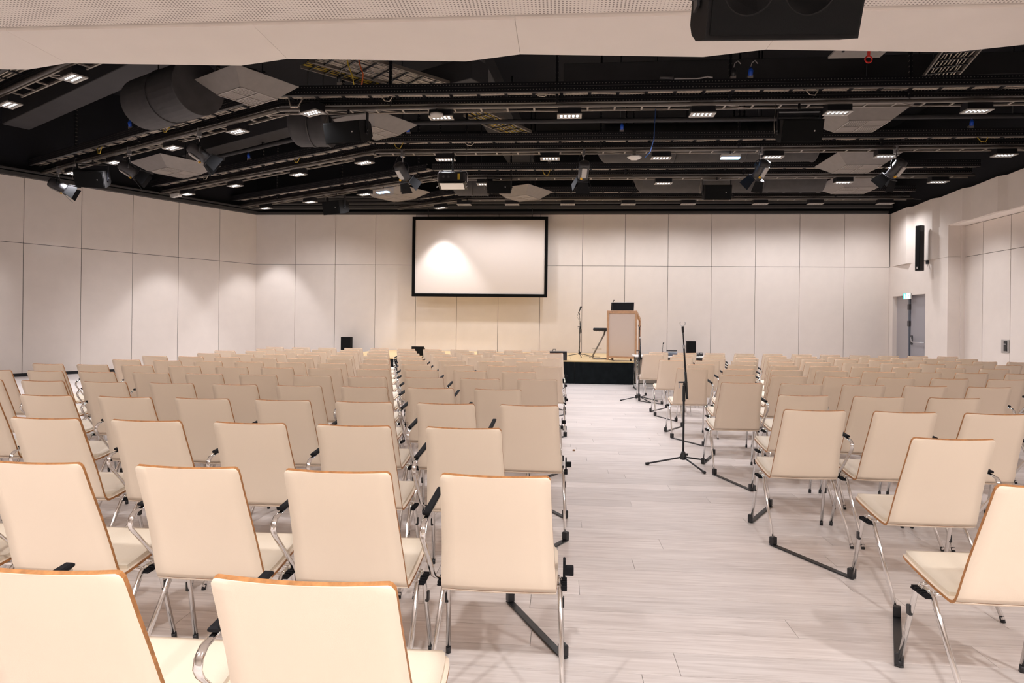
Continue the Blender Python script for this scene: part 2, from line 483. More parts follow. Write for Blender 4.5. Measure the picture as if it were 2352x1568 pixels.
# door
dr = tag(empty('door_1', (XR + .12, (DY0 + DY1) / 2, 0)), kind='structure')
hd = (DY1 - DY0) / 2
MB().b2((0, -hd, 0), (.06, hd * .15, DZ)).build('door_leaf', MT['door'], dr)
MB().b2((0, hd * .15 + .02, 0), (.05, hd, DZ)).build('side_leaf', MT['grey'], dr)
MB().b2((-.03, hd * .15 - .035, 0), (.02, hd * .15 + .035, DZ)).build('door_frame', MT['bluegrey'], dr)
for z in (1.55, 2.02):
    MB().b2((-.05, hd * .15 - .05, z - .08), (.0, hd * .15 + .05, z + .08), bevel=.008).build('hinge', MT['lampgrey'], dr)
pb = MB(); ya = hd * .15 - .12
pb.tube([(-.02, ya, 1.18), (-.07, ya - .06, 1.15), (-.10, ya - .16, 1.05), (-.10, ya - .22, 1.03), (-.10, -hd + .06, 1.03)], .016, 8)
pb.build('push_bar', MT['steel'], dr)
MB().b2((-.03, ya - .03, .95), (0, ya + .03, 1.22), bevel=.01).build('lock_plate', MT['lampgrey'], dr)

# ---------------------------------------------------------------- low ceiling over the camera
ce = struct('ceiling', MB().b2((-17, YR0 - .2, ZS + .03), (XR + .1, YF, ZS + .18)), MT['perf'])
PER = 2.32; X0Z = -0.425
k = -7
while X0Z + k * PER < XR:
    a0 = X0Z + k * PER
    a1 = min(a0 + PER, XR + .1); am = min(a0 + 1.77, XR + .1)
    poly = [(a0 + .0015, YF + .012), (a1 - .0015, YF + .012), (a1 - .0015, 6.31), (am, 6.455), (a0 + .0015, 6.31)]
    if am >= a1: poly.pop(3)
    MB().prism(poly, ZS, ZS + .10).build('soffit_panel', MT['soffit'], ce)
    MB().prism([(a0, 6.20), (a1, 6.20), (a1, 6.295), (am, 6.44), (a0, 6.295)] if am < a1 else [(a0, 6.20), (a1, 6.2), (a1, 6.295), (a0, 6.295)], ZS + .10, ZS + 1.1).build('fascia_panel', MT['black'], ce)
    k += 1
MB().b2((-17, YF, ZS + .10), (XR + .1, 6.25, ZS + .25)).build('backing', MT['gap'], ce)
struct('ceiling', MB().b2((-17, 6.1, VOID), (XR + 1.2, YB + .3, VOID + .2)), MT['void'])
struct('wall_front', MB().b2((-17, 6.0, ZS + .25), (XR + .1, 6.2, VOID)), MT['void'])

# ---------------------------------------------------------------- chairs
def shell_grid(rows, ncol, thick, mb, mi_face=0, mi_edge=1, offs=None):
    """rows: list of (y, z, halfwidth, bow) ; builds a closed thin shell"""
    nr = len(rows)
    us = [-1 + 2 * i / (ncol - 1) for i in range(ncol)]
    front = []; back = []
    for j, (y_, z_, hw, bow) in enumerate(rows):
        if j == 0: ty, tz = rows[1][0] - y_, rows[1][1] - z_
        elif j == nr - 1: ty, tz = y_ - rows[-2][0], z_ - rows[-2][1]
        else: ty, tz = rows[j + 1][0] - rows[j - 1][0], rows[j + 1][1] - rows[j - 1][1]
        l = math.hypot(ty, tz); ny, nz = -tz / l, ty / l      # normal pointing to the sitter (forward / up)
        for u in us:
            c = bow * (1 - u * u)
            yy, zz = y_ - ny * c, z_ - nz * c
            front.append((u * hw, yy + ny * thick / 2, zz + nz * thick / 2))
            back.append((u * hw, yy - ny * thick / 2, zz - nz * thick / 2))
    n = nr * ncol
    vs = front + back
    fs = []; ed = []
    for j in range(nr - 1):
        for i in range(ncol - 1):
            a = j * ncol + i
            fs.append((a, a + 1, a + ncol + 1, a + ncol)); fs.append((n + a, n + a + ncol, n + a + ncol + 1, n + a + 1))
    for i in range(ncol - 1):
        for a, b in ((i, i + 1), ((nr - 1) * ncol + i, (nr - 1) * ncol + i + 1)):
            ed.append((a, b, n + b, n + a))
    for j in range(nr - 1):
        for i in (0, ncol - 1):
            a, b = j * ncol + i, (j + 1) * ncol + i
            ed.append((a, b, n + b, n + a))
    o = len(mb.v)
    mb.add(vs, fs, mi_face, True)
    for f in ed:
        mb.f.append(tuple(i + o for i in f)); mb.m.append(mi_edge); mb.sm.append(False)
    return mb
T = .0115
BACK = [(.0, .867, .176, .010), (.0015, .864, .183, .010), (.005, .855, .1895, .010), (.012, .838, .191, .010), (.045, .76, .193, .011), (.083, .67, .197, .011), (.118, .58, .202, .010),
        (.145, .50, .207, .008), (.160, .452, .210, .006), (.170, .425, .211, .005), (.180, .406, .212, .004)]
SEAT = [(.180, .406, .212, .004), (.192, .396, .212, .004), (.208, .392, .212, .004), (.235, .394, .213, .005), (.30, .402, .215, .008), (.38, .414, .216, .009), (.46, .428, .216, .007),
        (.51, .436, .214, .004), (.54, .439, .208, .002), (.556, .437, .198, .001), (.566, .433, .180, .0)]
back_me = shell_grid(BACK, 9, T, MB()).mesh('backrest', [MT['shell'], MT['ply']])
seat_me = shell_grid(SEAT, 9, T, MB()).mesh('seat', [MT['shell'], MT['ply']])
padrows = [(y_ - .0 , z_ + .013, hw - .012, b_) for y_, z_, hw, b_ in SEAT[3:-1]]
pad_me = shell_grid(padrows, 7, .017, MB(), 0, 0).mesh('seat_pad', MT['pad'])
bpad = [(y_ + .011, z_, hw - .016, b_) for y_, z_, hw, b_ in BACK[4:9]]
bpad_me = shell_grid(bpad, 5, .010, MB(), 0, 0).mesh('back_pad', MT['pad'])
def leg_me(sx, front):
    m = MB()
    if front: pts = [(.24, .500, .012), (.226, .408, .345), (.224, .398, .362), (.222, .380, .374), (.222, .350, .377)]
    else: pts = [(.24, .012, .012), (.226, .272, .345), (.224, .285, .362), (.222, .303, .374), (.222, .350, .377)]
    return m.tube([(sx * p[0], p[1], p[2]) for p in pts], 0, 8, flat=(.0120, .0096), up=(1, 0, 0)).mesh('leg', MT['chrome'])
def cap_me(sx, front):
    a = Vector((sx * .24, .500, .012)) if front else Vector((sx * .24, .012, .012))
    b = Vector((sx * .226, .408, .345)) if front else Vector((sx * .226, .272, .345))
    d = (b - a).normalized()
    return MB().tube([(a.x, a.y, 0), tuple(a + d * .018)], 0, 8, flat=(.0130, .0106), up=(1, 0, 0)).mesh('foot_cap', MT['plastic'])
def clip_me(sx):
    return MB().box((sx * .236, .433, .262), (.014, .022, .042), bevel=.003, rot=None).mesh('stacking_clip', MT['plastic'])
LEG = {(sx, f): (leg_me(sx, f), cap_me(sx, f)) for sx in (-1, 1) for f in (True, False)}
frm = MB()
for y_ in (.30, .395):
    frm.tube([(-.222, y_, .376), (-.15, y_ , .386), (.15, y_, .386), (.222, y_, .376)], .0095, 8)
frame_me = frm.mesh('seat_frame', MT['chrome'])
def coupler_me(sx):
    m = MB()
    m.box((sx * .240, .345, .366), (.024, .105, .010), bevel=.003)
    for k in range(5): m.box((sx * .240, .302 + k * .0215, .3745), (.024, .009, .008))
    return m.mesh('coupler', MT['matte'])
def arm_me(sx):
    x = sx * .269
    pts = [(sx * .235, .33, .378), (sx * .262, .322, .384), (x, .305, .398), (x, .19, .515), (x, .105, .600), (x, .093, .622), (x, .098, .645), (x, .118, .662), (x, .16, .668), (x, .435, .692)]
    return MB().tube(pts, 0, 8, flat=(.0045, .0115), up=(1, 0, 0)).mesh('armrest', MT['chrome'])
def armpad_me(sx):
    x = sx * .269
    rt_ = Rx(math.atan2(.024, .275))
    return MB().box((x, .297, .6925), (.027, .285, .014), bevel=.004, rot=None if False else rt_).mesh('arm_pad', MT['matte'])
# the box helper rotates about its own centre, so the pad lies along the arm
COUP = {sx: coupler_me(sx) for sx in (-1, 1)}
ARM = {sx: (arm_me(sx), armpad_me(sx)) for sx in (-1, 1)}
CLIP = {sx: clip_me(sx) for sx in (-1, 1)}
def hook_me(sx):
    m = MB()
    m.box((sx * .241, .36, .425), (.010, .045, .075), bevel=.003)
    m.box((sx * .262, .36, .418), (.032, .03, .034), bevel=.003)
    return m.mesh('row_hook', MT['matte'])
HOOK = {sx: hook_me(sx) for sx in (-1, 1)}
def chair_proto(detail, arm, hook=0):
    t = empty('conference_chair', (0, 0, -50))
    bk = place('backrest', back_me, t)
    st = place('seat', seat_me, t)
    place('seat_pad', pad_me, st)
    if detail >= 1:
        place('back_pad', bpad_me, bk)
    for key, (lm, cm) in LEG.items():
        lg = place('leg', lm, t)
        if detail >= 1: place('foot_cap', cm, lg)
        if detail >= 2 and key[1]: place('stacking_clip', CLIP[key[0]], lg)
    place('seat_frame', frame_me, t)
    if detail >= 1:
        for sx in (-1, 1): place('coupler', COUP[sx], t)
    if arm:
        a = place('armrest', ARM[arm][0], t); place('arm_pad', ARM[arm][1], a)
    if hook:
        place('row_hook', HOOK[hook], t)
    return t
ORD = ['first', 'second', 'third', 'fourth', 'fifth', 'sixth', 'seventh', 'eighth', 'ninth', 'tenth', 'eleventh', 'twelfth', 'thirteenth']
CHAIRS = {('left', 0): (1.27, [-0.51, -1.075]),
 ('left', 1): (2.22, [-0.219, -0.771, -1.317, -1.897, -2.446]),
 ('left', 2): (3.22, [-0.479, -1.037, -1.579, -2.131, -2.684, -3.232]),
 ('left', 3): (4.19, [-0.199, -0.74, -1.283, -1.832, -2.386, -2.927, -3.488, -4.036]),
 ('left', 4): (5.17, [-0.496, -1.039, -1.584, -2.125, -2.666, -3.207, -3.787, -4.337, -4.885]),
 ('left', 5): (6.17, [-0.22, -0.764, -1.305, -1.857, -2.402, -2.952, -3.493, -4.047, -4.603, -5.15, -5.698]),
 ('left', 6): (7.16, [-0.459, -1.0, -1.544, -2.094, -2.644, -3.196, -3.737, -4.291, -4.852, -5.393, -5.934]),
 ('left', 7): (8.13, [-0.177, -0.733, -1.279, -1.82, -2.361, -2.911, -3.454, -4.009, -4.55, -5.111, -5.671]),
 ('left', 8): (9.11, [-0.435, -0.981, -1.53, -2.074, -2.621, -3.164, -3.723, -4.269, -4.82, -5.367, -5.915]),
 ('left', 9): (10.12, [-0.173, -0.718, -1.26, -1.807, -2.365, -2.91, -3.462, -4.011, -4.556, -5.103, -5.66]),
 ('left', 10): (11.10, [-0.423, -0.964, -1.514, -2.055, -2.621, -3.162, -3.704, -4.259, -4.809, -5.35, -5.905]),
 ('left', 11): (12.11, [-0.146, -0.696, -1.244, -1.803, -2.352, -2.893, -3.434, -3.994, -4.535, -5.085, -5.635]),
 ('left', 12): (13.09, [-0.412, -0.953, -1.496, -2.042, -2.599, -3.14, -3.694, -4.237, -4.785, -5.342, -5.893]),
 ('right', 1): (2.29, [1.64]),
 ('right', 2): (3.24, [1.86]),
 ('right', 3): (4.24, [1.599, 2.145, 2.688]),
 ('right', 4): (5.16, [1.863, 2.421, 2.969]),
 ('right', 5): (6.22, [1.688, 2.229, 2.775, 3.322, 3.874]),
 ('right', 6): (7.21, [1.907, 2.452, 2.993, 3.549, 4.104, 4.668]),
 ('right', 7): (8.21, [1.629, 2.186, 2.758, 3.299, 3.84, 4.381, 4.922, 5.479]),
 ('right', 8): (9.18, [1.931, 2.486, 3.043, 3.584, 4.125, 4.666, 5.227, 5.778]),
 ('right', 9): (10.22, [1.707, 2.248, 2.797, 3.354, 3.895, 4.451, 4.999, 5.553, 6.094, 6.642]),
 ('right', 10): (11.26, [2.043, 2.584, 3.125, 3.666, 4.207, 4.748, 5.289, 5.836, 6.387, 6.942, 7.486]),
 ('right', 11): (12.18, [1.697, 2.238, 2.801, 3.342, 3.896, 4.437, 5.0, 5.541, 6.082, 6.641, 7.195]),
 ('right', 12): (13.19, [1.943, 2.495, 3.05, 3.614, 4.158, 4.71, 5.257, 5.809, 6.35, 6.891, 7.444]),
 }
used = {}
bar_pts = {'left': [], 'right': []}
for (side, r), (Y, xs) in CHAIRS.items():
    sgn = -1 if side == 'left' else 1
    nrow = r if side == 'left' else r - 1
    for k, x in enumerate(xs):
        detail = 2 if r <= 4 else (1 if r <= 8 else 0)
        hook = 0
        if side == 'left' and k == 0: hook = 1 if r % 2 == 1 else 0
        key = (detail, sgn, hook)
        if key not in used:
            used[key] = chair_proto(detail, sgn, hook); o = used[key]
        else:
            o = copy_tree(used[key])
        jit = 0 if r < 5 else random.uniform(-.012, .012)
        o.location = (x, Y + jit, 0)
        o.rotation_euler = (0, 0, R(random.uniform(-.5, .5)))
        rowtxt = 'nearest row' if nrow == 0 else ('front row by the stage' if r == 12 else ORD[nrow] + ' row from the camera')
        seattxt = 'seat at the aisle' if k == 0 else ORD[k] + ' seat from the aisle'
        tag(o, 'cream chair in the %s block, %s, %s' % (side, rowtxt, seattxt), 'chair', 'cream chairs of the %s block' % side)
    bar_pts[side].append((xs[0], Y))

# floor spacer bars that link the end chairs of neighbouring rows
for side in ('left', 'right'):
    s_ = 1 if side == 'left' else -1
    pts = bar_pts[side]
    for i in range(len(pts) - 1):
        (xa, ya), (xb, yb) = pts[i], pts[i + 1]
        a = Vector((xa + s_ * .243, ya + .50, .004)); b = Vector((xb + s_ * .243, yb + .012, .004))
        d = b - a; L_ = d.length
        t = empty('spacer_bar', tuple(a), math.atan2(d.y, d.x))
        m = MB().b2((-.015, -.017, -.001), (L_ + .015, .017, .006), bevel=.0015)
        m.build('flat_bar', MT['plastic'], t)
        for xx in (0, L_):
            MB().b2((xx - .016, -.0165, .006), (xx + .016, .0165, .055), bevel=.003).build('end_boot', MT['plastic'], t)
        rowno = i if side == 'left' else i
        tag(t, 'black floor bar linking %s and %s aisle chairs, %s block' % (ORD[rowno], ORD[rowno + 1], side), 'floor bar', 'floor bars linking the rows')

# ---------------------------------------------------------------- stage
ST = .547
YS = 15.6
XS0, XS1 = -5.75, 2.25
t = empty('stage', (XS0, YS, 0))
MB().b2((0.02, .02, 0), (XS1 - XS0 - .02, YB - YS - .06, ST - .03)).build('stage_frame', MT['gap'], t)
pn = (XS1 - XS0) / 4
for i in range(4):
    for j in range(2):
        dy = (YB - YS - .05) / 2
        MB().b2((i * pn + .002, j * dy + .002, ST - .03), ((i + 1) * pn - .002, (j + 1) * dy - .002, ST), bevel=.002).build('stage_deck', MT['birch'], t)
def skirt(x0, x1, zt):
    m = MB(); n = 60; vs = []
    for i in range(n + 1):
        x = x0 + (x1 - x0) * i / n
        for j in range(7):
            z = zt * j / 6
            yy = -.012 - .008 * math.sin(i * 1.9 + j * .8) * (1 - .3 * j / 6) - .004 * math.sin(i * .7 + j * 2.1)
            vs.append((x, yy, z + .002))
    fs = [(i * 7 + j, (i + 1) * 7 + j, (i + 1) * 7 + j + 1, i * 7 + j + 1) for i in range(n) for j in range(6)]
    return m.add(vs, fs, 0, True)
MT['skirt'] = mat('black_skirt_cloth', (0.008, 0.010, 0.011), 0.95, spec=0.08, vary=0.25, scale=7, bump=0.5, bscale=25)
xj = (0.331, 15.711)[0] - XS0
for a_, b_ in ((0, xj - 2.0), (xj - 2.0, xj), (xj, XS1 - XS0)):
    skirt(a_ + .006, b_ - .006, ST - .035).build('skirt_panel', MT['skirt'], t)
tag(t, 'low stage with birch top and black cloth skirt', 'stage')

# projection screen
SY = 19.85
(sx0, sz1), (sx1, sz0) = (-4.600, 4.674), (-0.428, 2.225)
t = empty('projection_screen', ((sx0 + sx1) / 2, SY, sz0))
W_, H_ = sx1 - sx0, sz1 - sz0
MB().b2((-W_ / 2 + .08, .0, .09), (W_ / 2 - .08, .012, H_ - .09)).build('screen_fabric', MT['screen'], t)
BW = .095
for nm, a_, b_ in (('border', (-W_ / 2, -.03, 0), (W_ / 2, .03, BW)), ('border', (-W_ / 2, -.03, H_ - BW), (W_ / 2, .03, H_)), ('border', (-W_ / 2, -.03, BW), (-W_ / 2 + BW, .03, H_ - BW)), ('border', (W_ / 2 - BW, -.03, BW), (W_ / 2, .03, H_ - BW))):
    MB().b2(a_, b_, bevel=.006).build(nm, MT['velvet'], t)
for xx in (-1.6, 1.6):
    MB().tube([(xx, 0, H_), (xx, 0, H_ + .40)], .012, 6).build('hanger', MT['rail'], t)
tag(t, 'large white projection screen with black border on the back wall', 'screen')

# lectern with laptop and gooseneck microphone
LX, LY, LA = 1.475, 16.08, -R(17)
t = empty('lectern', (LX, LY, ST), LA)
hw, dp, h1, h0, po = .345, .52, 1.20, 1.02, .048
for sx in (-1, 1):
    MB().b2((sx * hw - po / 2, 0, .0), (sx * hw + po / 2, po, h1), bevel=.004).build('front_post', MT['wood'], t)
    MB().b2((sx * hw - po / 2, dp - po, .0), (sx * hw + po / 2, dp, h0), bevel=.004).build('rear_post', MT['wood'], t)
    MB().prism([(po, h1), (dp - po, h0), (dp - po, h0 - .05), (po, h1 - .05)], -po / 2, po / 2, rot=Matrix(((0, 0, 1), (1, 0, 0), (0, 1, 0))), c=(sx * hw, 0, 0)).build('side_rail', MT['wood'], t)
    MB().b2((sx * hw - po / 2, po, .06), (sx * hw + po / 2, dp - po, .11)).build('side_rail', MT['wood'], t)
MB().b2((-hw + po / 2, .004, h1 - .055), (hw - po / 2, po - .004, h1)).build('top_rail', MT['wood'], t)
MB().b2((-hw + po / 2, .004, .05), (hw - po / 2, po - .004, .095)).build('bottom_rail', MT['wood'], t)
MB().b2((-hw + po / 2, .020, .095), (hw - po / 2, .034, h1 - .055)).build('front_panel', MT['lectern'], t)
tl = math.atan2(h1 - h0, dp)
MB().box((0, dp / 2, (h1 + h0) / 2 + .004), (2 * hw + po, math.hypot(dp, h1 - h0), .02), rot=Rx(-tl)).build('desk_top', MT['wood'], t)
for sx in (-1, 1):
    MB().lathe([(.02, 0), (.02, .045), (.012, .055)], 8, c=(sx * (hw - .12), .03, -.0)).build('caster', MT['plastic'], t)
tag(t, 'wooden lectern with cream front panel on the stage', 'lectern')
t = empty('laptop', (LX + .02, LY + .07, ST + h1 - .005), LA)
MB().box((0, .0, .115), (.56, .012, .205), rot=Rx(R(-8)), bevel=.003).build('screen_lid', MT['matte'], t)
MB().box((0, .016, .219), (.56, .022, .010), rot=Rx(R(-8))).build('lid_edge', MT['steel'], t)
MB().box((0, .14, -.02), (.50, .26, .018), rot=Rx(-tl)).build('keyboard_base', MT['lampgrey'], t)
tag(t, 'black laptop seen from behind on top of the lectern', 'laptop')
t = empty('gooseneck_microphone', (LX - .22, LY + .10, ST + h1 - .03), LA)
MB().tube([(0, 0, 0), (-.01, 0, .14), (-.005, -.01, .22), (.02, -.02, .27)], .005, 6).build('neck', MT['plastic'], t)
MB().tube([(.015, -.018, .262), (.045, -.03, .300)], [.011, .013], 8).build('capsule', MT['plastic'], t)
MB().lathe([(.03, 0), (.03, .015), (.012, .02)], 12).build('base', MT['plastic'], t)
tag(t, 'black gooseneck microphone rising behind the laptop on the lectern', 'microphone')

# bar stool with slanted chrome frame beside the lectern
bx, by = (0.995, 1.340)[0], 16.5
t = empty('bar_stool', (bx, by, ST))
hz = (0.995, 1.297)[1] - ST
MB().b2((-.19, -.17, hz - .04), (.19, .17, hz + .035), bevel=.02).build('seat', MT['plastic'], t)
for k in range(4):
    MB().lathe([(.008, 0), (.012, .01), (.012, .02)], 8, c=(-.12 + k * .08, -.15, hz - .06)).build('bolt', MT['steel'], t)
for yy in (-.10, .10):
    MB().tube([(.10, yy, hz - .04), (.09, yy, hz - .12), (-.20, yy, .07), (-.19, yy, .03), (-.12, yy, .015), (.20, yy, .015)], .015, 8).build('frame_tube', MT['bar'], t)
MB().tube([(-.13, -.10, .26), (-.13, .10, .26)], .008, 6).build('footrest', MT['chrome'], t)
MB().tube([(-.22, -.11, .26), (.02, -.11, .26)], .006, 6).build('footrest', MT['chrome'], t)
MB().tube([(.20, -.10, .015), (.20, .10, .015)], .011, 8).build('cross_bar', MT['chrome'], t)
tag(t, 'bar stool with black seat and slanted chrome frame left of the lectern', 'stool')

# microphone stands
def mic_stand(loc, rz, h_low, joint_top, tip, label, head, feet=None, group=None, boom_x=.0, leg_l=.36):
    t = empty('microphone_stand', loc, rz)
    hub = .10
    MB().lathe([(.012, 0), (.030, .005), (.034, .03), (.024, .065), (.016, .085)], 12, c=(0, 0, .06)).build('hub', MT['plastic'], t)
    MB().tube([(.012, 0, .115), (.045, 0, .115)], [.008, .012], 8).build('hub_knob', MT['plastic'], t)
    for a in (feet or (200, 320, 80)):
        ca, sa = math.cos(R(a)), math.sin(R(a))
        lg = MB().tube([(ca * .02, sa * .02, .085), (ca * leg_l, sa * leg_l, .016)], .0085, 8).build('leg', MT['rail'], t)
        MB().tube([(ca * (leg_l - .025), sa * (leg_l - .025), .019), (ca * (leg_l + .012), sa * (leg_l + .012), .014)], .0135, 8).build('foot_cap', MT['plastic'], lg)
    MB().tube([(0, 0, .12), (0, 0, h_low)], .0105, 8).build('pole', MT['rail'], t)
    MB().tube([(0, 0, h_low - .16), (0, 0, h_low)], .015, 8).build('clutch', MT['plastic'], t)
    j = Vector((0.02, 0, h_low + .035))
    MB().tube([(0, 0, h_low), tuple(j)], [.016, .02], 8).build('joint', MT['plastic'], t)
    MB().tube([(-.055, 0, h_low + .03), (0, 0, h_low + .03)], .008, 8).build('joint_knob', MT['plastic'], t)
    MB().tube([(-.05, 0, h_low + .04), (-.045, 0, h_low - .03)], .005, 6).build('joint_lever', MT['steel'], t)
    d = (Vector(tip) - j).normalized()
    lo = j - d * .17
    MB().tube([tuple(lo), tuple(j + d * .10)], .0125, 8).build('boom_grip', MT['plastic'], t)
    MB().tube([tuple(j + d * .10), tuple(Vector(tip) - d * .20)], .0085, 8).build('boom', MT['rail'], t)
    MB().tube([tuple(Vector(tip) - d * .20), tuple(Vector(tip) - d * .05)], .006, 8).build('boom_tip', MT['rail'], t)
    MB().tube([tuple(Vector(tip) - d * .22), tuple(Vector(tip) - d * .185)], .012, 8).build('collar', MT['steel'], t)
    MB().tube([tuple(Vector(tip) - d * .06), tuple(Vector(tip))], .0125, 8).build('swivel', MT['plastic'], t)
    tp = Vector(tip)
    if head == 'clip':
        m = MB()
        pts = [tuple(tp + Vector((.026 * math.cos(R(q)), 0, .03 + .026 * math.sin(R(q))))) for q in range(140, 401, 26)]
        m.tube(pts, 0, 6, flat=(.003, .010), up=(0, 1, 0))
        m.build('mic_clip', MT['steel'], t)
    elif head == 'clip_dark':
        m = MB(); pts = [tuple(tp + Vector((.024 * math.cos(R(q)), 0, .02 + .024 * math.sin(R(q))))) for q in range(150, 391, 30)]
        m.tube(pts, 0, 6, flat=(.004, .012), up=(0, 1, 0)); m.build('mic_clip', MT['plastic'], t)
    else:
        m = MB().tube([tuple(tp + Vector((-.02, 0, -.01))), tuple(tp + Vector((.03, 0, .12)))], [.011, .017], 10)
        mm = m.build('microphone', MT['plastic'], t)
        MB().lathe([(.017, 0), (.026, .015), (.027, .035), (.018, .055), (.004, .062)], 12, c=tuple(tp + Vector((.03, 0, .12))), rot=Ry(R(21))).build('grille', MT['lampgrey'], mm)
        cb = MB().tube([tuple(tp + Vector((-.02, 0, -.01))), tuple(tp + Vector((-.06, 0, -.10))), (-.02, -.01, h_low + .2), (.03, .0, h_low - .2), (.012, -.01, .4), (-.03, 0, .15), (.10, .05, .02), (.3, .12, .006), (.55, -.05, .006)], .004, 6)
        cb.build('microphone_cable', MT['plastic'], t)
    tag(t, label, 'microphone stand')
    return t
mic_stand((1.225, 6.6, 0), 0, .80, .0, (-.02 , 0, 1.385), 'nearest black microphone stand with empty chrome clip in the aisle', 'clip', feet=(182, 292, 40), leg_l=.36)
x2, y2 = (1.446, 12.205)
mic_stand((x2, y2, 0), 0, .90, .0, (.0, 0, 1.375), 'second black microphone stand, farther up the aisle by the front rows', 'clip_dark', feet=(190, 300, 355), leg_l=.34)
mic_stand(((0.501, 0.654)[0], 17.6, ST), 0, .78, .0, (-.02, 0, 1.18), 'black microphone stand with microphone standing on the stage', 'mic', feet=(190, 275, 350), leg_l=.38)

# dark monitor box at the front of the stage
fx0, fx1 = (-0.273, 0.715)[0], (0.147, 0.722)[0]
zt = (-0.032, 0.761)[1] - .547
t = empty('equipment_case', ((fx0 + fx1) / 2, 15.82, ST))
hwid = (fx1 - fx0) / 2
MB().b2((-hwid, -.18, .0), (hwid, .16, zt - .03), bevel=.01).build('case_body', MT['plastic'], t)
MB().b2((-hwid, -.19, zt - .03), (hwid, .17, zt), bevel=.008).build('lid', MT['lampgrey'], t)
MB().tube([(-hwid + .08, -.1, zt), (-hwid + .09, -.1, zt + .05), (-hwid + .15, -.1, zt + .05), (-hwid + .16, -.1, zt)], .008, 6).build('handle', MT['plastic'], t)
tag(t, 'black equipment case with grey lid on the stage edge left of the aisle', 'case')
# small foldback box on the stage left part
px_, pz_ = (-3.746, 0.662)
t = empty('monitor_box', (px_, 17.0, ST))
MB().prism([(-.11, 0), (.11, 0), (.11, .16), (-.04, .24), (-.11, .24)], -.16, .16, rot=Matrix(((0, 0, 1), (1, 0, 0), (0, 1, 0)))).build('cabinet', MT['spkbox'], t)
MB().box((0, -.114, .12), (.28, .008, .19)).build('grille', MT['spk'], t)
tag(t, 'small dark monitor box on the left part of the stage', 'speaker')

# loudspeakers standing against the back wall
for (cx_, cz_), wpx, lab in (((-6.623, 0.781), .30, 'black loudspeaker against the back wall left of the stage'), ((3.865, 0.793), .26, 'black loudspeaker against the back wall right of the lectern')):
    t = empty('loudspeaker', (cx_, 19.8, 0))
    top = cz_ + .17
    MB().b2((-wpx / 2, -.10, top - .52), (wpx / 2, .12, top), bevel=.008).build('cabinet', MT['spkbox'], t)
    MB().b2((-wpx / 2 + .015, -.112, top - .50), (wpx / 2 - .015, -.10, top - .02)).build('grille', MT['spk'], t)
    MB().tube([(0, 0, .02), (0, 0, top - .52)], .02, 8).build('stand_pole', MT['rail'], t)
    MB().lathe([(.18, 0), (.18, .01), (.03, .03)], 16).build('stand_base', MT['rail'], t)
    tag(t, lab, 'loudspeaker')

# conference table right of the stage and what is on it
TX0, TX1, TY0, TY1, TZ = 1.60, 3.35, 14.25, 14.95, .745
t = empty('conference_table', ((TX0 + TX1) / 2, (TY0 + TY1) / 2, 0))
hx, hy = (TX1 - TX0) / 2, (TY1 - TY0) / 2
MB().b2((-hx, -hy, TZ - .028), (hx, hy, TZ), bevel=.004).build('table_top', MT['tabletop'], t)
MB().b2((-hx + .06, -hy + .05, TZ - .085), (hx - .06, hy - .05, TZ - .028)).build('apron', MT['plastic'], t)
for sx in (-1, 1):
    MB().tube([(sx * (hx - .06), -hy + .08, TZ - .03), (sx * (hx - .05), -hy + .05, .02), (sx * (hx - .05), hy - .05, .02), (sx * (hx - .06), hy - .08, TZ - .03)], .016, 8).build('leg_frame', MT['chrome'], t)
    MB().b2((sx * (hx - .05) - .02, -hy + .03, 0), (sx * (hx - .05) + .02, hy - .03, .012)).build('foot_pad', MT['plastic'], t)
MB().b2((-hx + .08, hy - .06, .10), (hx - .08, hy - .04, TZ - .09)).build('modesty_panel', MT['modesty'], t)
MB().b2((-hx + .05, hy - .08, .03), (hx - .05, hy - .02, .075)).build('base_rail', MT['tabletop'], t)
tag(t, 'white topped conference table with chrome legs right of the stage', 'table')
gx = (2.230, 0.785)[0]
t = empty('gooseneck_microphone', (gx, 14.6, TZ))
MB().b2((-.05, -.06, 0), (.05, .06, .03), bevel=.008).build('base', MT['plastic'], t)
MB().tube([(0, 0, .03), (.005, 0, .15), (.015, -.01, .26)], .005, 6).build('neck', MT['plastic'], t)
MB().tube([(.015, -.01, .255), (.028, -.015, .285)], [.012, .015], 8).build('capsule', MT['plastic'], t)
tag(t, 'small gooseneck microphone on the conference table', 'microphone')
dx_ = (2.412, 0.794)[0]
t = empty('desk_telephone', (dx_, 14.45, TZ))
MB().prism([(-.10, 0), (.10, 0), (.10, .09), (-.10, .035)], -.13, .13, rot=Matrix(((0, 0, 1), (1, 0, 0), (0, 1, 0)))).build('console', MT['bluegrey'], t)
MB().box((.0, .02, .115), (.22, .05, .028), bevel=.008).build('handset', MT['lampgrey'], t)
MB().tube([(-.13, .05, .02), (-.17, .03, .10), (-.21, .0, .08), (-.24, 0, .01)], .004, 6).build('cord', MT['plastic'], t)
tag(t, 'blue grey desk console with a handset on the conference table', 'telephone')
for k, (px, z_) in enumerate(((1602, .0), (1604, .0))):
    t = empty('battery_pack', ((2.972, 0.801)[0] + k * .10, 14.5 + k * .12, TZ))
    MB().b2((-.035, -.03, 0), (.035, .03, .075), bevel=.006).build('body', MT['plastic'], t)
    MB().b2((-.025, -.032, .045), (.025, -.029, .065)).build('display', MT['grey'], t)
    tag(t, ['small black pack at the right end of the conference table', 'small black pack standing behind another at the table end'][k], 'device')

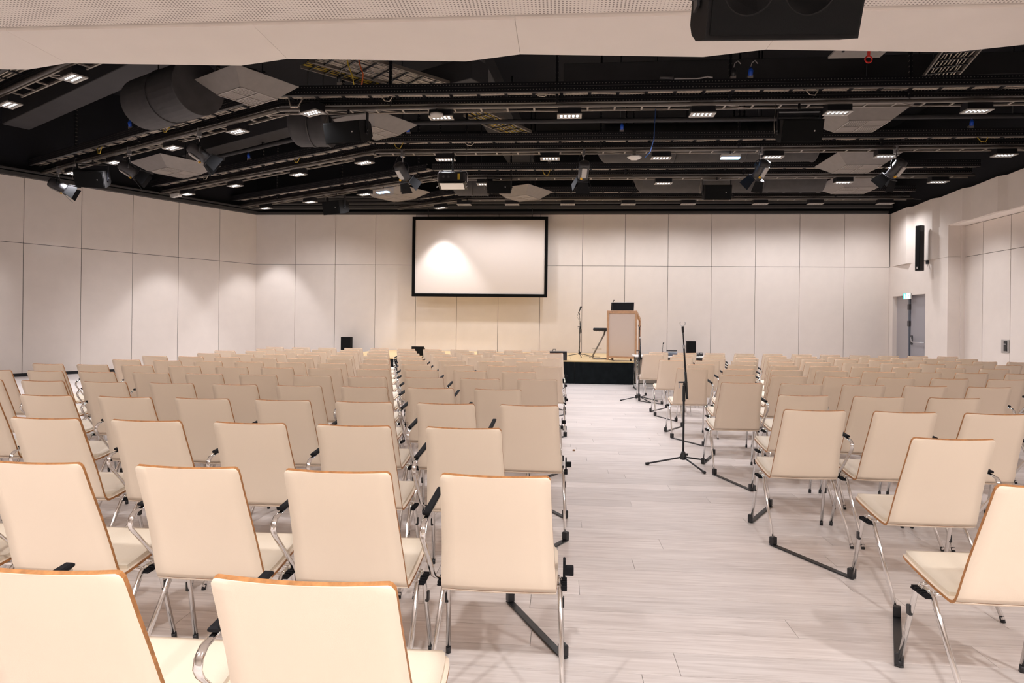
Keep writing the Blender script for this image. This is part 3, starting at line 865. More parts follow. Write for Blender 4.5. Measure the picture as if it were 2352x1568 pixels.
# column loudspeaker, exit sign, intercom on the right wall
cyl, czl = (18.040, 3.533)
t = empty('column_loudspeaker', (XR - .26, cyl, czl), R(90))
MB().b2((-.075, -.07, -.60), (.075, .07, .60), bevel=.012).build('cabinet', MT['plastic'], t)
MB().b2((-.065, .068, -.58), (.065, .078, .58)).build('grille', MT['spk'], t)
MB().b2((-.02, .078, -.55), (.02, .082, -.49)).build('badge', MT['badge'], t)
MB().tube([(0, -.07, -.33), (0, -.17, -.33), (0, -.27, -.33)], .012, 8).build('bracket_arm', MT['plastic'], t)
MB().b2((-.04, -.27, -.41), (.04, -.25, -.26), bevel=.005).build('bracket_plate', MT['plastic'], t)
t.rotation_euler = (0, 0, R(110))
tag(t, 'slim black column loudspeaker on a bracket above the exit door', 'loudspeaker')
ey, ez = (19.091, 2.314)
t = empty('exit_sign', (XR - .01, ey, ez), R(90))
MB().b2((-.19, 0, -.085), (.19, .03, .085), bevel=.006).build('housing', MT['white'], t)
MB().b2((-.18, .03, -.075), (-.0, .036, .075)).build('white_field', MT['exit_white'], t)
gf = MB().b2((.0, .03, -.075), (.18, .036, .075)).build('green_field', MT['exit_green'], t)
run = MB().lathe([(.014, 0), (.014, .004)], 10, c=(.09, .036, .045), rot=Rx(-PI / 2))
run.box((.09, .038, .0), (.03, .004, .06), rot=Ry(R(15)))
run.box((.11, .038, -.045), (.014, .004, .05), rot=Ry(R(-30)))
run.box((.07, .038, -.045), (.014, .004, .05), rot=Ry(R(25)))
run.build('running_figure', MT['exit_white'], gf)
MB().prism([(-.13, .012), (-.08, .012), (-.08, .035), (-.045, 0), (-.08, -.035), (-.08, -.012), (-.13, -.012)], .036, .039, rot=Rx(PI / 2) @ Matrix.Diagonal((1, 1, -1)), c=(0, 0, 0)).build('arrow', MT['exit_green'], t)
tag(t, 'glowing green and white exit sign above the door', 'sign')
iy, iz = (15.684, 1.024)
t = empty('intercom_panel', (XREC - .025, iy, iz), R(90))
MB().b2((-.13, 0, -.15), (.13, .012, .15), bevel=.004).build('plate', MT['lampplate'], t)
MB().b2((-.075, .012, -.11), (.035, .02, .12)).build('recess', MT['plastic'], t)
MB().b2((-.05, .02, .035), (.02, .03, .06)).build('latch', MT['steel'], t)
tag(t, 'small metal flush panel on the recessed right wall', 'panel')
# nutshell on the aisle floor
nx, ny = (0.156, 7.236)
t = tag(MB().lathe([(.004, 0), (.014, .003), (.017, .009), (.010, .015), (.002, .017)], 10).build('nutshell', MT['tan'], None, (nx, ny, .0)), 'tiny brown crumb lying on the aisle floor', 'crumb')

# ---------------------------------------------------------------- service rails under the black ceiling
ZP = 4.95
def rail(name_label, origin, rz, L_, lamps=True):
    """origin: left end of the pipe; x along the rail, +y away from the camera"""
    t = empty('lighting_rail', (origin[0], origin[1], 0), rz)
    MB().tube([(0, 0, ZP), (L_, 0, ZP)], .030, 10).build('pipe', MT['pipe'], t)
    ch = MB().b2((0, -.22, 5.11), (L_, -.205, 5.26)).build('channel', MT['perfrail'], t)
    m = MB().b2((0, -.222, 5.098), (L_, -.165, 5.110)); m.b2((0, -.205, 5.25), (L_, -.15, 5.26)); m.b2((0, -.224, 5.185), (L_, -.2205, 5.192))
    m.build('channel_lip', MT['lit_lip'], ch)
    ch = MB().b2((0, .10, 5.03), (L_, .115, 5.19)).build('channel', MT['perfrail'], t)
    m = MB().b2((0, .050, 5.018), (L_, .115, 5.030)); m.b2((0, .094, 5.10), (L_, .0975, 5.107))
    m.build('channel_lip', MT['lit_lip'], ch)
    MB().b2((0, -.15, 5.16), (L_, .045, 5.168)).build('cable_tray', MT['bar'], t)
    m = MB()
    for k in range(3):
        pts = []; n = int(L_ / .35)
        for i in range(n + 1):
            pts.append((L_ * i / n, -.11 + k * .055 + random.uniform(-.012, .012), 5.143 - random.uniform(0, .018)))
        m.tube(pts, .011, 5)
    tag(m.build('cable_bundle', MT['cable'], t), kind='stuff')
    m = MB(); x = .2
    while x < L_:
        m.b2((x, -.16, 5.112), (x + .05, .06, 5.128)); x += .45
    tag(m.build('cable_ties', MT['rail'], t), kind='stuff')
    # light ladder beside the pipe
    for yy in (.075, .26):
        MB().b2((0, yy - .012, ZP - .01), (L_, yy + .012, ZP + .018)).build('ladder_side', MT['bar'], t)
    m = MB(); x = .3
    while x < L_:
        m.b2((x, .085, ZP - .006), (x + .03, .25, ZP + .012)); x += .44
        if random.random() < .15:
            m.box((x + .2, .17, ZP + .004), (.42, .02, .012), rot=Rz(R(24)))
    tag(m.build('ladder_rungs', MT['bar'], t), kind='stuff')
    x = 1.9
    while x < L_:
        h = MB().b2((x - .022, -.025, 5.0), (x + .022, .02, VOID)).build('hanger', MT['perfrail'], t)
        MB().tube([(x, 0, ZP), (x, 0, 5.2)], .008, 6).build('hanger_rod', MT['rail'], h)
        x += 2.75
    return tag(t, name_label, 'lighting rail', 'rails under the black ceiling')
LDIR = (.875, -.484)
LROT = math.atan2(LDIR[1], LDIR[0])
RAILS = [('0', 7.95, -5.75, 11.2), ('A', 10.63, -4.76, 9.15), ('B', 13.38, -3.89, 8.42), ('C', 15.78, -3.15, 7.9), ('D', 18.5, -2.69, 2.95)]
names = ['above the low ceiling edge', 'nearest in full view', 'second in full view', 'third in full view', 'last before the back wall']
for (k, Yp, Xb, Ll), nm in zip(RAILS, names):
    rail('black service rail across the room, %s' % nm, (Xb, Yp), 0, XR - .25 - Xb)
    o0 = (Xb - LDIR[0] * Ll, Yp - LDIR[1] * Ll)
    rail('black service rail bending to the left wall, %s' % nm, o0, LROT, Ll - .05)
# loose plain pipes between the rails
t = empty('sprinkler_pipe', (-3.9, 12.75, 5.36))
MB().tube([(-5.6, 3.1, 0), (0, 0, 0), (13.2, 0, 0)], .045, 8).build('pipe', MT['beam'], t)
for q in (2.2, 5.0, 7.6, 12.2):
    MB().tube([(q, 0, 0), (q, 0, VOID - 5.36)], .012, 6).build('hanger', MT['rail'], t)
tag(t, 'dark grey sprinkler pipe running across between the first and second rails', 'pipe')

# led downlights on the rails, each with its lamp
def lamp_proto(on, colr='led'):
    t = empty('led_downlight', (0, 0, -50))
    MB().b2((-.19, -.09, .02), (.19, .11, .15), bevel=.004).build('housing', MT['rail'], t)
    m = MB()
    m.b2((-.20, -.11, .0), (.20, -.085, .02)); m.b2((-.20, .085, .0), (.20, .11, .02)); m.b2((-.20, -.085, .0), (-.175, .085, .02)); m.b2((.175, -.085, .0), (.20, .085, .02))
    m.b2((-.175, -.085, .014), (.175, .085, .02))
    m.build('plate', MT['lampplate'], t)
    me = MB().lathe([(.016, 0), (.016, .006)], 10).mesh('led', MT[colr if on else 'led_off'])
    for i in range(5):
        for j in (-1, 1):
            place('led', me, t, (-.13 + i * .065, j * .038, .007))
    return t
lp_on, lp_off, lp_blue = lamp_proto(True), lamp_proto(False), lamp_proto(True, 'led_blue')
protos = {'on': [lp_on, False], 'dim': [lp_off, False], 'blue': [lp_blue, False]}
spots = {}
def spot_data(key, watts, colr, size, blend):
    if key not in spots:
        d = bpy.data.lights.new('lamp_' + key, 'SPOT')
        d.energy = watts; d.color = colr; d.spot_size = R(size); d.spot_blend = blend; d.shadow_soft_size = .10
        spots[key] = d
    return spots[key]
def downlight(xy, rz, kind, label, z=4.82, size=150, blend=1.0, watts=None, key='std'):
    p = protos[kind]
    o = p[0] if not p[1] else copy_tree(p[0])
    p[1] = True
    o.location = (xy[0], xy[1], z); o.rotation_euler = (0, 0, rz)
    tag(o, label, 'downlight', 'led downlights on the rails')
    MBox = None
    if kind != 'off':
        d = spot_data(key, watts or LAMP_W, LAMP_COL, size, blend)
        l = bpy.data.objects.new('lamp', d); col.objects.link(l)
        l.location = (xy[0], xy[1], z - .02)
    return o
RY = {'nearest': RAILS[0], 'first': RAILS[1], 'second': RAILS[2], 'third': RAILS[3], 'last': RAILS[4]}
def snap_c(p, key):
    return (p[0], RY[key][1] + .17)
def snap_l(p, idx):
    _, Yp, Xb, Ll = RAILS[idx]
    q = Vector((p[0] - Xb, p[1] - Yp)); u = Vector(LDIR)
    a = q.dot(u) / u.length
    u.normalize(); n_ = Vector((-u.y, u.x))
    r_ = Vector((Xb, Yp)) + u * a + n_ * .17
    return (r_.x, r_.y)
central = {'nearest rail at the low ceiling edge': [(-3.155, 8.374), (-0.486, 8.414), (1.825, 8.454), (4.174, 8.458)],
  'first full rail': [(-2.038, 10.582), (0.097, 10.665), (2.247, 10.642), (4.370, 10.620), (6.489, 10.522)],
  'second full rail': [(-2.454, 13.217), (-0.268, 13.351), (1.999, 13.217), (4.227, 13.155), (6.426, 13.128), (8.662, 13.135)],
  'third full rail': [(-1.904, 15.767), (2.418, 15.671), (6.604, 15.583), (8.743, 15.587)],
  'last rail by the back wall': [(-3.748, 18.961), (-2.826, 18.490), (-1.440, 18.309), (0.145, 18.265), (1.853, 18.288), (3.517, 18.311), (5.494, 18.274), (6.985, 18.294), (8.840, 18.258)]}
for rn, ps in central.items():
    for i, p in enumerate(ps):
        kind = 'on'
        if rn.startswith('last'):
            kind = 'off' if i else 'on'
        lbl = 'led downlight on the %s, %s from the left' % (rn, ORD[i])
        if rn.startswith('last') and i == 0: downlight(snap_l(p, 4), LROT, kind, lbl, size=78, blend=.5, watts=330, key='screen')
        elif rn.startswith('last'): downlight(snap_c(p, 'last'), 0, 'dim', lbl, size=160, blend=.8, watts=112, key='dim')
        elif i == len(ps) - 1 and not rn.startswith('nearest'): downlight(snap_c(p, rn.split()[0]), 0, kind, lbl, size=100, blend=.6, watts=125, key='east')
        else: downlight(snap_c(p, rn.split()[0]), 0, kind, lbl)
leftl = {'nearest bent rail': [(-9.671, 10.907), (-8.647, 10.346), (-6.733, 9.289), (-5.081, 8.474)],
  'second bent rail': [(-11.498, 14.613), (-9.739, 13.701), (-7.759, 12.518), (-5.894, 11.462), (-4.035, 10.639)],
  'third bent rail': [(-10.213, 16.998), (-8.347, 15.931), (-6.277, 14.612), (-4.364, 13.588)],
  'fourth bent rail': [(-9.014, 19.121), (-7.281, 18.100), (-5.362, 17.023)]}
for rn, ps in leftl.items():
    for i, p in enumerate(ps):
        kind = 'blue' if (rn.startswith('nearest') and i == 0) else 'on'
        wall = i == 0
        downlight(snap_l(p, list(leftl).index(rn)), LROT, kind, 'led downlight on the %s, %s from the left wall' % (rn, ORD[i]), size=(88 if rn.startswith('second') else 66) if wall else 150, blend=.4 if wall else 1.0, watts=(430 if rn.startswith('second') else 240) if wall else None, key=('corner' if rn.startswith('second') else 'narrow') if wall else 'std')

# boxed blue-glowing emergency light on the second rail
def em_light(xy, z, label, blue, rz=0):
    t = empty('emergency_light', (xy[0], xy[1], z), rz)
    MB().b2((-.19, -.06, 0), (.19, .06, .06), bevel=.006).build('housing', MT['white'], t)
    MB().b2((-.18, -.055, -.022), (.18, .055, -.001)).build('lens', MT['led_blue'] if blue else MT['white'], t)
    MB().tube([(0, 0, .06), (0, 0, .16)], .01, 6).build('stem', MT['rail'], t)
    return tag(t, label, 'emergency light')
em_light((3.360, 13.455), 4.80, 'white emergency light box glowing blue on the second full rail', True)
em_light((-4.659, 16.700), 4.80, 'white emergency light box glowing blue on the fourth bent rail', True, LROT)
em_light((-10.570, 17.161), 4.80, 'white emergency light box on the left above the wall top', False, LROT)
t = empty('ceiling_sensor', (*(1.442, 13.380), 4.80))
MB().lathe([(.02, -.045), (.10, -.035), (.15, 0), (.15, .02), (.05, .035), (.02, .13)], 6).build('housing', MT['white'], t)
tag(t, 'white hexagonal sensor dome hanging below the second full rail', 'sensor')
t = empty('smoke_detector', (*(-2.083, 10.630), 4.83))
MB().lathe([(.01, -.05), (.08, -.04), (.105, -.01), (.11, .01), (.03, .02)], 16).build('dome', MT['lampplate'], t)
MB().tube([(0, 0, .01), (0, 0, .16)], .008, 6).build('stem', MT['rail'], t)
tag(t, 'silver dome detector hanging in front of the first full rail', 'detector')

# ---------------------------------------------------------------- loudspeakers hanging from the rails
def hung_speaker(loc, rz, pitch, wd, hg, dp_, label, hang, big=False, group=None):
    t = empty('hanging_loudspeaker', loc, rz)
    rot = Rx(pitch)
    m = MB()
    m.prism([(-dp_ * .5, -hg / 2), (-dp_ * .5, hg / 2), (dp_ * .05, hg / 2), (dp_ * .35, hg * .42), (dp_ * .5, hg * .30), (dp_ * .5, -hg * .30), (dp_ * .35, -hg * .42), (dp_ * .05, -hg / 2)], -wd / 2, wd / 2, rot=rot @ Matrix(((0, 0, 1), (1, 0, 0), (0, 1, 0))))
    m.build('cabinet', MT['spkbox'], t)
    m = MB()
    c = rot @ Vector((0, -dp_ * .5 - .008, 0))
    m.box(tuple(c), (wd - .03, .016, hg - .03), rot=rot, bevel=.003)
    m.build('grille', MT['spk'], t)
    c = rot @ Vector((wd * .30, -dp_ * .5 - .018, 0.0 if not big else -.02))
    MB().box(tuple(c + rot @ Vector((-.010, 0, 0))), (.019, .006, .022), rot=rot).build('badge', MT['badge'], t)
    if big:
        MB().box(tuple(c + rot @ Vector((.010, 0, 0))), (.019, .006, .022), rot=rot).build('badge', MT['badge_blue'], t)
        for sx, rr in ((-1, .105), (.55, .105)):
            cc = rot @ Vector((sx * wd * .25, -dp_ * .5 - .016, 0.01))
            MB().lathe([(rr, -.0012), (rr, .0004), (rr - .006, .0004), (rr - .006, .0)], 28, c=tuple(cc), rot=rot @ Rx(PI / 2)).build('driver_ring', MT['spkbox'], t)
    for sx in (-1, 1):
        MB().b2((sx * (wd / 2 + .016) - .006, -.035, -.06), (sx * (wd / 2 + .016) + .006, .035, hg * .5 + .12), bevel=.002).build('bracket', MT['rail'], t)
        MB().tube([(sx * wd / 2, 0, 0), (sx * (wd / 2 + .04), 0, 0)], .02, 10).build('bracket_knob', MT['plastic'], t)
    MB().b2((-wd / 2 - .022, -.035, hg * .5 + .11), (wd / 2 + .022, .035, hg * .5 + .122)).build('bracket', MT['rail'], t)
    MB().tube([(0, 0, hg * .5 + .12), (0, 0, hang)], .02, 8).build('hanger', MT['rail'], t)
    if not big:
        MB().tube([(-wd / 2 - .05, 0, hang), (-wd / 2 - .09, -.05, .10), (-wd / 2 - .08, -.04, -.06)], .004, 5).build('safety_cable', MT['bar'], t)
    return tag(t, label, 'loudspeaker', group)
G = 'small loudspeakers hanging from the rails'
hung_speaker(((0.876, 2.656)[0] + .02, 2.88, (0.876, 2.656)[1] + .155), R(1.5), R(22), .625, .36, .34, 'large black loudspeaker hanging close overhead below the low ceiling', ZS - 2.85, big=True)
def spk(px, Y, z, rz, lab, s=.62):
    return
for loc, rz, pt_, wd, hg, dd, lab in (
    (((3.713, 4.508)[0], 10.63, (3.713, 4.508)[1]), 0, R(20), .62, .35, .33, 'black loudspeaker hanging from the first full rail at right'),
    (((3.636, 4.580)[0], 15.78, (3.636, 4.580)[1]), 0, R(14), .62, .34, .33, 'black loudspeaker hanging from the third full rail beside the grey duct'),
    (((-1.532, 4.715)[0], 15.78, (-1.532, 4.715)[1]), 0, R(10), .56, .30, .3, 'black loudspeaker hanging right of the floodlight'),
    (((-3.568, 4.558)[0], 10.63, (-3.568, 4.558)[1]), R(-14), R(18), .68, .34, .38, 'black loudspeaker hanging from the bend of the first full rail'),
    (((-6.179, 17.456)[0], (-6.179, 17.456)[1], (-6.175, 4.540)[1]), R(-26), R(12), .62, .36, .38, 'black loudspeaker hanging low before the back wall at left'),
    (((-10.407, 13.754)[0], (-10.407, 13.754)[1], (-10.403, 4.538)[1]), R(14), R(24), .60, .36, .36, 'dark loudspeaker hanging beside the left wall')):
    hung_speaker(loc, rz, pt_, wd, hg, dd, lab, 4.95 - loc[2], group=G)

# ---------------------------------------------------------------- stage spotlights with barn doors
def spotlight(xy, aim_rz, pitch, drop, label, zp=ZP, s=1.0):
    t = empty('stage_spotlight', (xy[0], xy[1], zp), aim_rz)          # local +y is the beam direction
    MB().b2((-.025, -.04, -.11), (.025, .04, .045), bevel=.006).build('clamp', MT['steel'], t)
    MB().tube([(0, 0, -.10), (0, 0, -drop + .19)], .012, 8).build('spigot', MT['steel'], t)
    yk = [(-.145 * s, 0, -drop), (-.150 * s, 0, -drop + .10), (-.12 * s, 0, -drop + .17), (-.06 * s, 0, -drop + .20), (.06 * s, 0, -drop + .20), (.12 * s, 0, -drop + .17), (.150 * s, 0, -drop + .10), (.145 * s, 0, -drop)]
    MB().tube(yk, 0, 6, flat=(.006, .016), up=(0, 1, 0)).build('yoke', MT['rail'], t)
    rot = Rx(pitch)
    c = Vector((0, 0, -drop))
    bodyrot = rot @ Rx(-PI / 2)                                        # z of the lathe -> +y
    MB().lathe([(.05 * s, -.21 * s), (.10 * s, -.20 * s), (.115 * s, -.15 * s), (.11 * s, .02), (.105 * s, .16 * s), (.09 * s, .17 * s)], 14, c=tuple(c), rot=bodyrot).build('body', MT['lampgrey'], t)
    fins = MB()
    for k in range(5):
        q = c + rot @ Vector((0, (-.15 + k * .05) * s, .115 * s)); fins.box(tuple(q), (.14 * s, .012, .02), rot=rot)
    fins.build('cooling_fins', MT['rail'], t)
    q = c + rot @ Vector((0, -.02, -.12 * s)); 
    MB().box(tuple(q), (.10 * s, .22 * s, .025), rot=rot, bevel=.004).build('control_panel', MT['lampplate'], t)
    q = c + rot @ Vector((-.05 * s, .10 * s, -.125 * s)); MB().box(tuple(q), (.035, .04, .03), rot=rot).build('warning_tag', MT['gold'], t)
    fr = MB()
    for a_, b_ in (((-.125, 0, .115), (.25, .015, .02)), ((-.125, 0, -.115), (.25, .015, .02))):
        fr.box(tuple(c + rot @ Vector((0, .18 * s, a_[2] * s))), (b_[0] * s, b_[1], b_[2]), rot=rot)
    for sx in (-1, 1):
        fr.box(tuple(c + rot @ Vector((sx * .115 * s, .18 * s, 0))), (.02, .015, .25 * s), rot=rot)
    fr.build('gel_frame', MT['rail'], t)
    for k in range(4):
        # trapezoid leaf opening outward
        base = Rz(0)
        ry = Ry(k * PI / 2)
        vs = [(-.10 * s, .19 * s, -.12 * s), (.10 * s, .19 * s, -.12 * s), (.145 * s, .19 * s + .20 * s, -.20 * s), (-.145 * s, .19 * s + .20 * s, -.20 * s)]
        vs2 = [(x, y + .004, z - .004) for x, y, z in vs]
        P = [c + rot @ (ry @ Vector(v)) for v in vs] + [c + rot @ (ry @ Vector(v)) for v in vs2]
        MB().add(P, [(0, 1, 2, 3), (7, 6, 5, 4), (0, 4, 5, 1), (1, 5, 6, 2), (2, 6, 7, 3), (3, 7, 4, 0)]).build('barn_door', MT['doorgrey'], t)
    MB().tube([(0, 0, -.02), (-.10, -.06, -.12), (-.16 * s, -.15, -drop + .02), (-.05, -.20 * s, -drop)], .006, 6).build('power_cable', MT['plastic'], t)
    return tag(t, label, 'spotlight', 'stage spotlights with barn doors')
ZB = 4.95
spotlight((-3.327, 13.380), R(-25), R(-42), .42, 'barn door spotlight on the second full rail, left of the floodlight')
spotlight((0.422, 13.380), R(6), R(-48), .42, 'barn door spotlight on the second full rail, above the screen')
spotlight((3.943, 13.380), R(28), R(-48), .42, 'barn door spotlight on the second full rail, right of the middle')
spotlight((6.533, 13.380), R(34), R(-45), .42, 'barn door spotlight on the second full rail, rightmost')
spotlight((-11.854, 14.554), R(-62), R(-25), .42, 'barn door spotlight nearest the left wall')
spotlight((-9.028, 12.991), R(-62), R(-32), .42, 'barn door spotlight on the bent rail, second from the left wall')
spotlight((-6.797, 11.757), R(-58), R(-35), .42, 'barn door spotlight on the bent rail, third from the left wall')

# floodlight box between the rails
fx, fz = (-2.269, 4.374)
t = empty('floodlight', (fx, 13.38, fz))
MB().b2((-.28, -.12, -.08), (.28, .16, .13), bevel=.02).build('body', MT['lampgrey'], t)
MB().b2((-.24, -.128, -.06), (.24, -.118, .11)).build('control_panel', MT['plastic'], t)
for xx in (-.17, -.07):
    MB().lathe([(.026, 0), (.026, .012), (.018, .016)], 14, c=(xx, -.128, .03), rot=Rx(PI / 2)).build('dial', MT['lampgrey'], t)
MB().b2((.12, -.132, -.03), (.17, -.127, .09)).build('warning_label', MT['yellow'], t)
MB().tube([(-.31, -.02, -.05), (-.31, -.02, .12), (-.27, -.02, .17), (.27, -.02, .17), (.31, -.02, .12), (.31, -.02, -.05)], 0, 6, flat=(.006, .014), up=(0, 1, 0)).build('yoke', MT['steel'], t)
MB().box((0, -.02, -.14), (.58, .30, .014), rot=Rx(R(-18))).build('lens_frame', MT['rail'], t)
MB().box((0, -.05, -.150), (.48, .24, .008), rot=Rx(R(-18))).build('lens', MT['tabletop'], t)
for sx in (-1, 1):
    MB().tube([(sx * .30, -.16, -.19), (sx * .30, .08, -.11)], .009, 6).build('frame_rod', MT['steel'], t)
MB().tube([(0, -.01, .16), (0, 0, 4.96 - fz)], .022, 8).build('hanger', MT['rail'], t)
tag(t, 'boxy black floodlight with pale lens hanging in the middle', 'floodlight')

# ---------------------------------------------------------------- air diffusers
def diffuser(xy, z, rz, label, s=1.15):
    t = empty('air_diffuser', (xy[0], xy[1], z), rz)
    a, b, h = s / 2, s * .29, .20
    V = [(-a, -a, h), (a, -a, h), (a, a, h), (-a, a, h), (-b, -b, 0), (b, -b, 0), (b, b, 0), (-b, b, 0)]
    for k, nm in enumerate(('near', 'right', 'far', 'left')):
        i, j = k, (k + 1) % 4
        q = [Vector(V[i]), Vector(V[j]), Vector(V[4 + j]), Vector(V[4 + i])]
        cc = Vector((0, 0, h))
        q2 = [p + Vector((0, 0, .006)) for p in q]
        MB().add(q + q2, [(0, 1, 2, 3), (7, 6, 5, 4), (0, 4, 5, 1), (1, 5, 6, 2), (2, 6, 7, 3), (3, 7, 4, 0)]).build('side_sheet', MT['sheet'], t)
    m = MB()
    m.b2((-b, -b, -.01), (b, -b + .02, .006)); m.b2((-b, b - .02, -.01), (b, b, .006)); m.b2((-b, -b, -.01), (-b + .02, b, .006)); m.b2((b - .02, -b, -.01), (b, b, .006))
    m.b2((-.007, -b, -.008), (.007, b, .004)); m.b2((-b, -.007, -.008), (b, .007, .004))
    fr = m.build('grille_frame', MT['grille'], t)
    MB().b2((-b + .01, -b + .01, .014), (b - .01, b - .01, .018)).build('grille_back', MT['slot'], t)
    sl = MB()
    n = 9
    for qx, qy, hor in ((-1, -1, False), (0, -1, True), (-1, 0, True), (0, 0, False)):
        for k in range(n):
            u = (k + .5) / n * (b - .03) + .012
            if hor: sl.box(((qx + .5) * b, qy * b + u + (.008 if qy < 0 else 0), .002), (b - .03, (b - .03) / n * .62, .004), rot=None)
            else: sl.box((qx * b + u + (.008 if qx < 0 else 0), (qy + .5) * b, .002), ((b - .03) / n * .62, b - .03, .004))
    tag(sl.build('grille_slats', MT['grille'], t), kind='stuff')
    MB().lathe([(.22, h + .006), (.22, h + .16)], 18).build('neck', MT['duct'], t)
    MB().b2((-a * .7, -a * .7, h + .01), (a * .7, a * .7, h + .03)).build('top_plate', MT['duct'], t)
    MB().tube([(.15, .15, h + .16), (.15, .15, VOID - z)], .01, 6).build('hanger', MT['rail'], t)
    return tag(t, label, 'air diffuser', 'square air diffusers under the ceiling')
diffuser((-4.725, 9.452), 4.75, R(-31), 'grey square air diffuser, largest, at the upper left', 1.05)
diffuser((-8.976, 14.544), 4.82, R(-31), 'grey square air diffuser behind the left barn door spotlights', 1.4)
diffuser((-3.493, 11.942), 4.92, R(-31), 'grey square air diffuser behind the hanging loudspeaker at the bend', 1.1)
diffuser((-4.637, 17.723), 4.85, R(-31), 'grey square air diffuser left of the floodlight near the back', 1.4)
diffuser((-1.047, 17.068), 4.70, R(-31), 'grey square air diffuser right of the floodlight near the back', 1.15)
diffuser((5.233, 11.935), 4.95, 0, 'grey square air diffuser on the right, nearest the camera', 1.2)
diffuser((6.325, 14.610), 4.83, 0, 'grey square air diffuser on the right, in the middle of three', 1.3)
diffuser((7.389, 17.201), 4.90, 0, 'grey square air diffuser on the right, farthest back', 1.45)

# ---------------------------------------------------------------- ducts, beams, trays in the void
def duct(p, length, rz, r_, label, ends=True):
    t = empty('air_duct', p, rz)
    n = max(2, int(length / 1.25))
    for k in range(n):
        x0, x1 = k * length / n, (k + 1) * length / n
        prof = [(r_ * .999, x0), (r_ * .999, x1 - .03), (r_ + .012, x1 - .028), (r_ + .012, x1)]
        if k == 0: prof = [(r_ * .35, x0 - r_ * .45), (r_ * .75, x0 - r_ * .28), (r_ * .93, x0 - r_ * .12)] + prof
        MB().lathe(prof, 28, rot=Ry(PI / 2)).build('duct_section', MT['duct'], t)
    for x in (length * .25, length * .75):
        MB().tube([(x, 0, r_), (x, 0, VOID - p[2])], .012, 6).build('hanger', MT['rail'], t)
    return tag(t, label, 'duct')
duct(((0.932, 5.079)[0], 14.58, 5.42), (5.420, 5.045)[0] - (0.932, 5.079)[0], 0, .42, 'dark round air duct behind the second full rail at right')
duct(((2.051, 4.979)[0], 17.1, 5.32), (6.525, 4.960)[0] - (2.051, 4.979)[0], 0, .48, 'dark round air duct before the back wall at right')
p = (-6.757, 10.112)
duct((p[0], p[1], (-6.757, 10.112)[1] * .279 + 1.38 + .46 + .22), 1.5, LROT, .40, 'dark round air duct at the upper left')
duct((-5.05, 12.2, 5.18), .6, 0, .42, 'dark round air duct behind the loudspeaker at the bend')
duct((-2.75, 17.1, 5.16), .8, 0, .38, 'dark round air duct behind the floodlight')
# deep beams and lit soffit plates
for (a_, b_, z0, z1, w_, lab) in (((-12, 13.5), (-3, 8.0), 5.6, 6.0, .5, 'left, nearest the camera'), ((-10.5, 17.0), (-1.5, 11.6), 5.7, 6.1, .5, 'left, farther back'), ((1.5, 8.6), (9.3, 6.9), 5.7, 6.0, .35, 'right, nearest the camera'), ((0.0, 12.6), (9.3, 12.4), 5.9, 6.3, .6, 'right, farther back'), ((-2, 9.6), (-1.2, 19), 6.1, 6.5, .8, 'in the middle, running to the stage')):
    A_, B_ = Vector((*a_, 0)), Vector((*b_, 0)); d = B_ - A_
    t = MB().box((0, 0, 0), (d.length, w_, z1 - z0), bevel=.01).build('ceiling_beam', MT['beam'], None, ((A_.x + B_.x) / 2, (A_.y + B_.y) / 2, (z0 + z1) / 2), math.atan2(d.y, d.x))
    tag(t, 'dark grey beam under the black ceiling, %s' % lab, 'beam')
def cable_ladder(a_, b_, z, w_, colset, label, n_cab=10):
    A_, B_ = Vector((*a_, 0)), Vector((*b_, 0)); d = B_ - A_; L_ = d.length
    t = empty('cable_ladder', (a_[0], a_[1], z), math.atan2(d.y, d.x))
    for yy in (-w_ / 2, w_ / 2):
        MB().b2((0, yy - .012, 0), (L_, yy + .012, .06)).build('side_rail', MT['bar'], t)
    m = MB(); x = .15
    while x < L_:
        m.b2((x, -w_ / 2, .0), (x + .03, w_ / 2, .015)); x += .3
    tag(m.build('rungs', MT['rail'], t), kind='stuff')
    for ci, cm in enumerate(colset):
        m = MB()
        for k in range(n_cab):
            yy = -w_ / 2 + .04 + (w_ - .08) * (k * len(colset) + ci + .5) / (n_cab * len(colset))
            pts = [(L_ * i / 8, yy + random.uniform(-.02, .02), .028 + random.uniform(0, .01)) for i in range(9)]
            m.tube(pts, .009, 4)
        tag(m.build('cables', MT[cm], t), kind='stuff')
    for x in (.6, L_ - .6):
        MB().tube([(x, w_ / 2, .06), (x, w_ / 2, VOID - z)], .01, 6).build('hanger', MT['rail'], t)
    return tag(t, label, 'cable ladder')
cable_ladder((-3.884, 10.344), (-2.274, 11.951), 5.7, .75, ['cable', 'cable'], 'wide cable ladder with pale cables above the first full rail', 7)
cable_ladder((-4.698, 11.545), (-3.395, 12.880), 6.05, .35, ['yellow', 'rail'], 'cable ladder with yellow cables above the first full rail', 4)
cable_ladder((-1.907, 13.934), (-1.010, 15.511), 5.9, .6, ['cable', 'yellow'], 'small cable ladder in the middle of the void', 4)
cable_ladder((6.250, 10.730), (6.790, 12.777), 5.8, .55, ['cable'], 'cable ladder with grey cables at the upper right', 8)
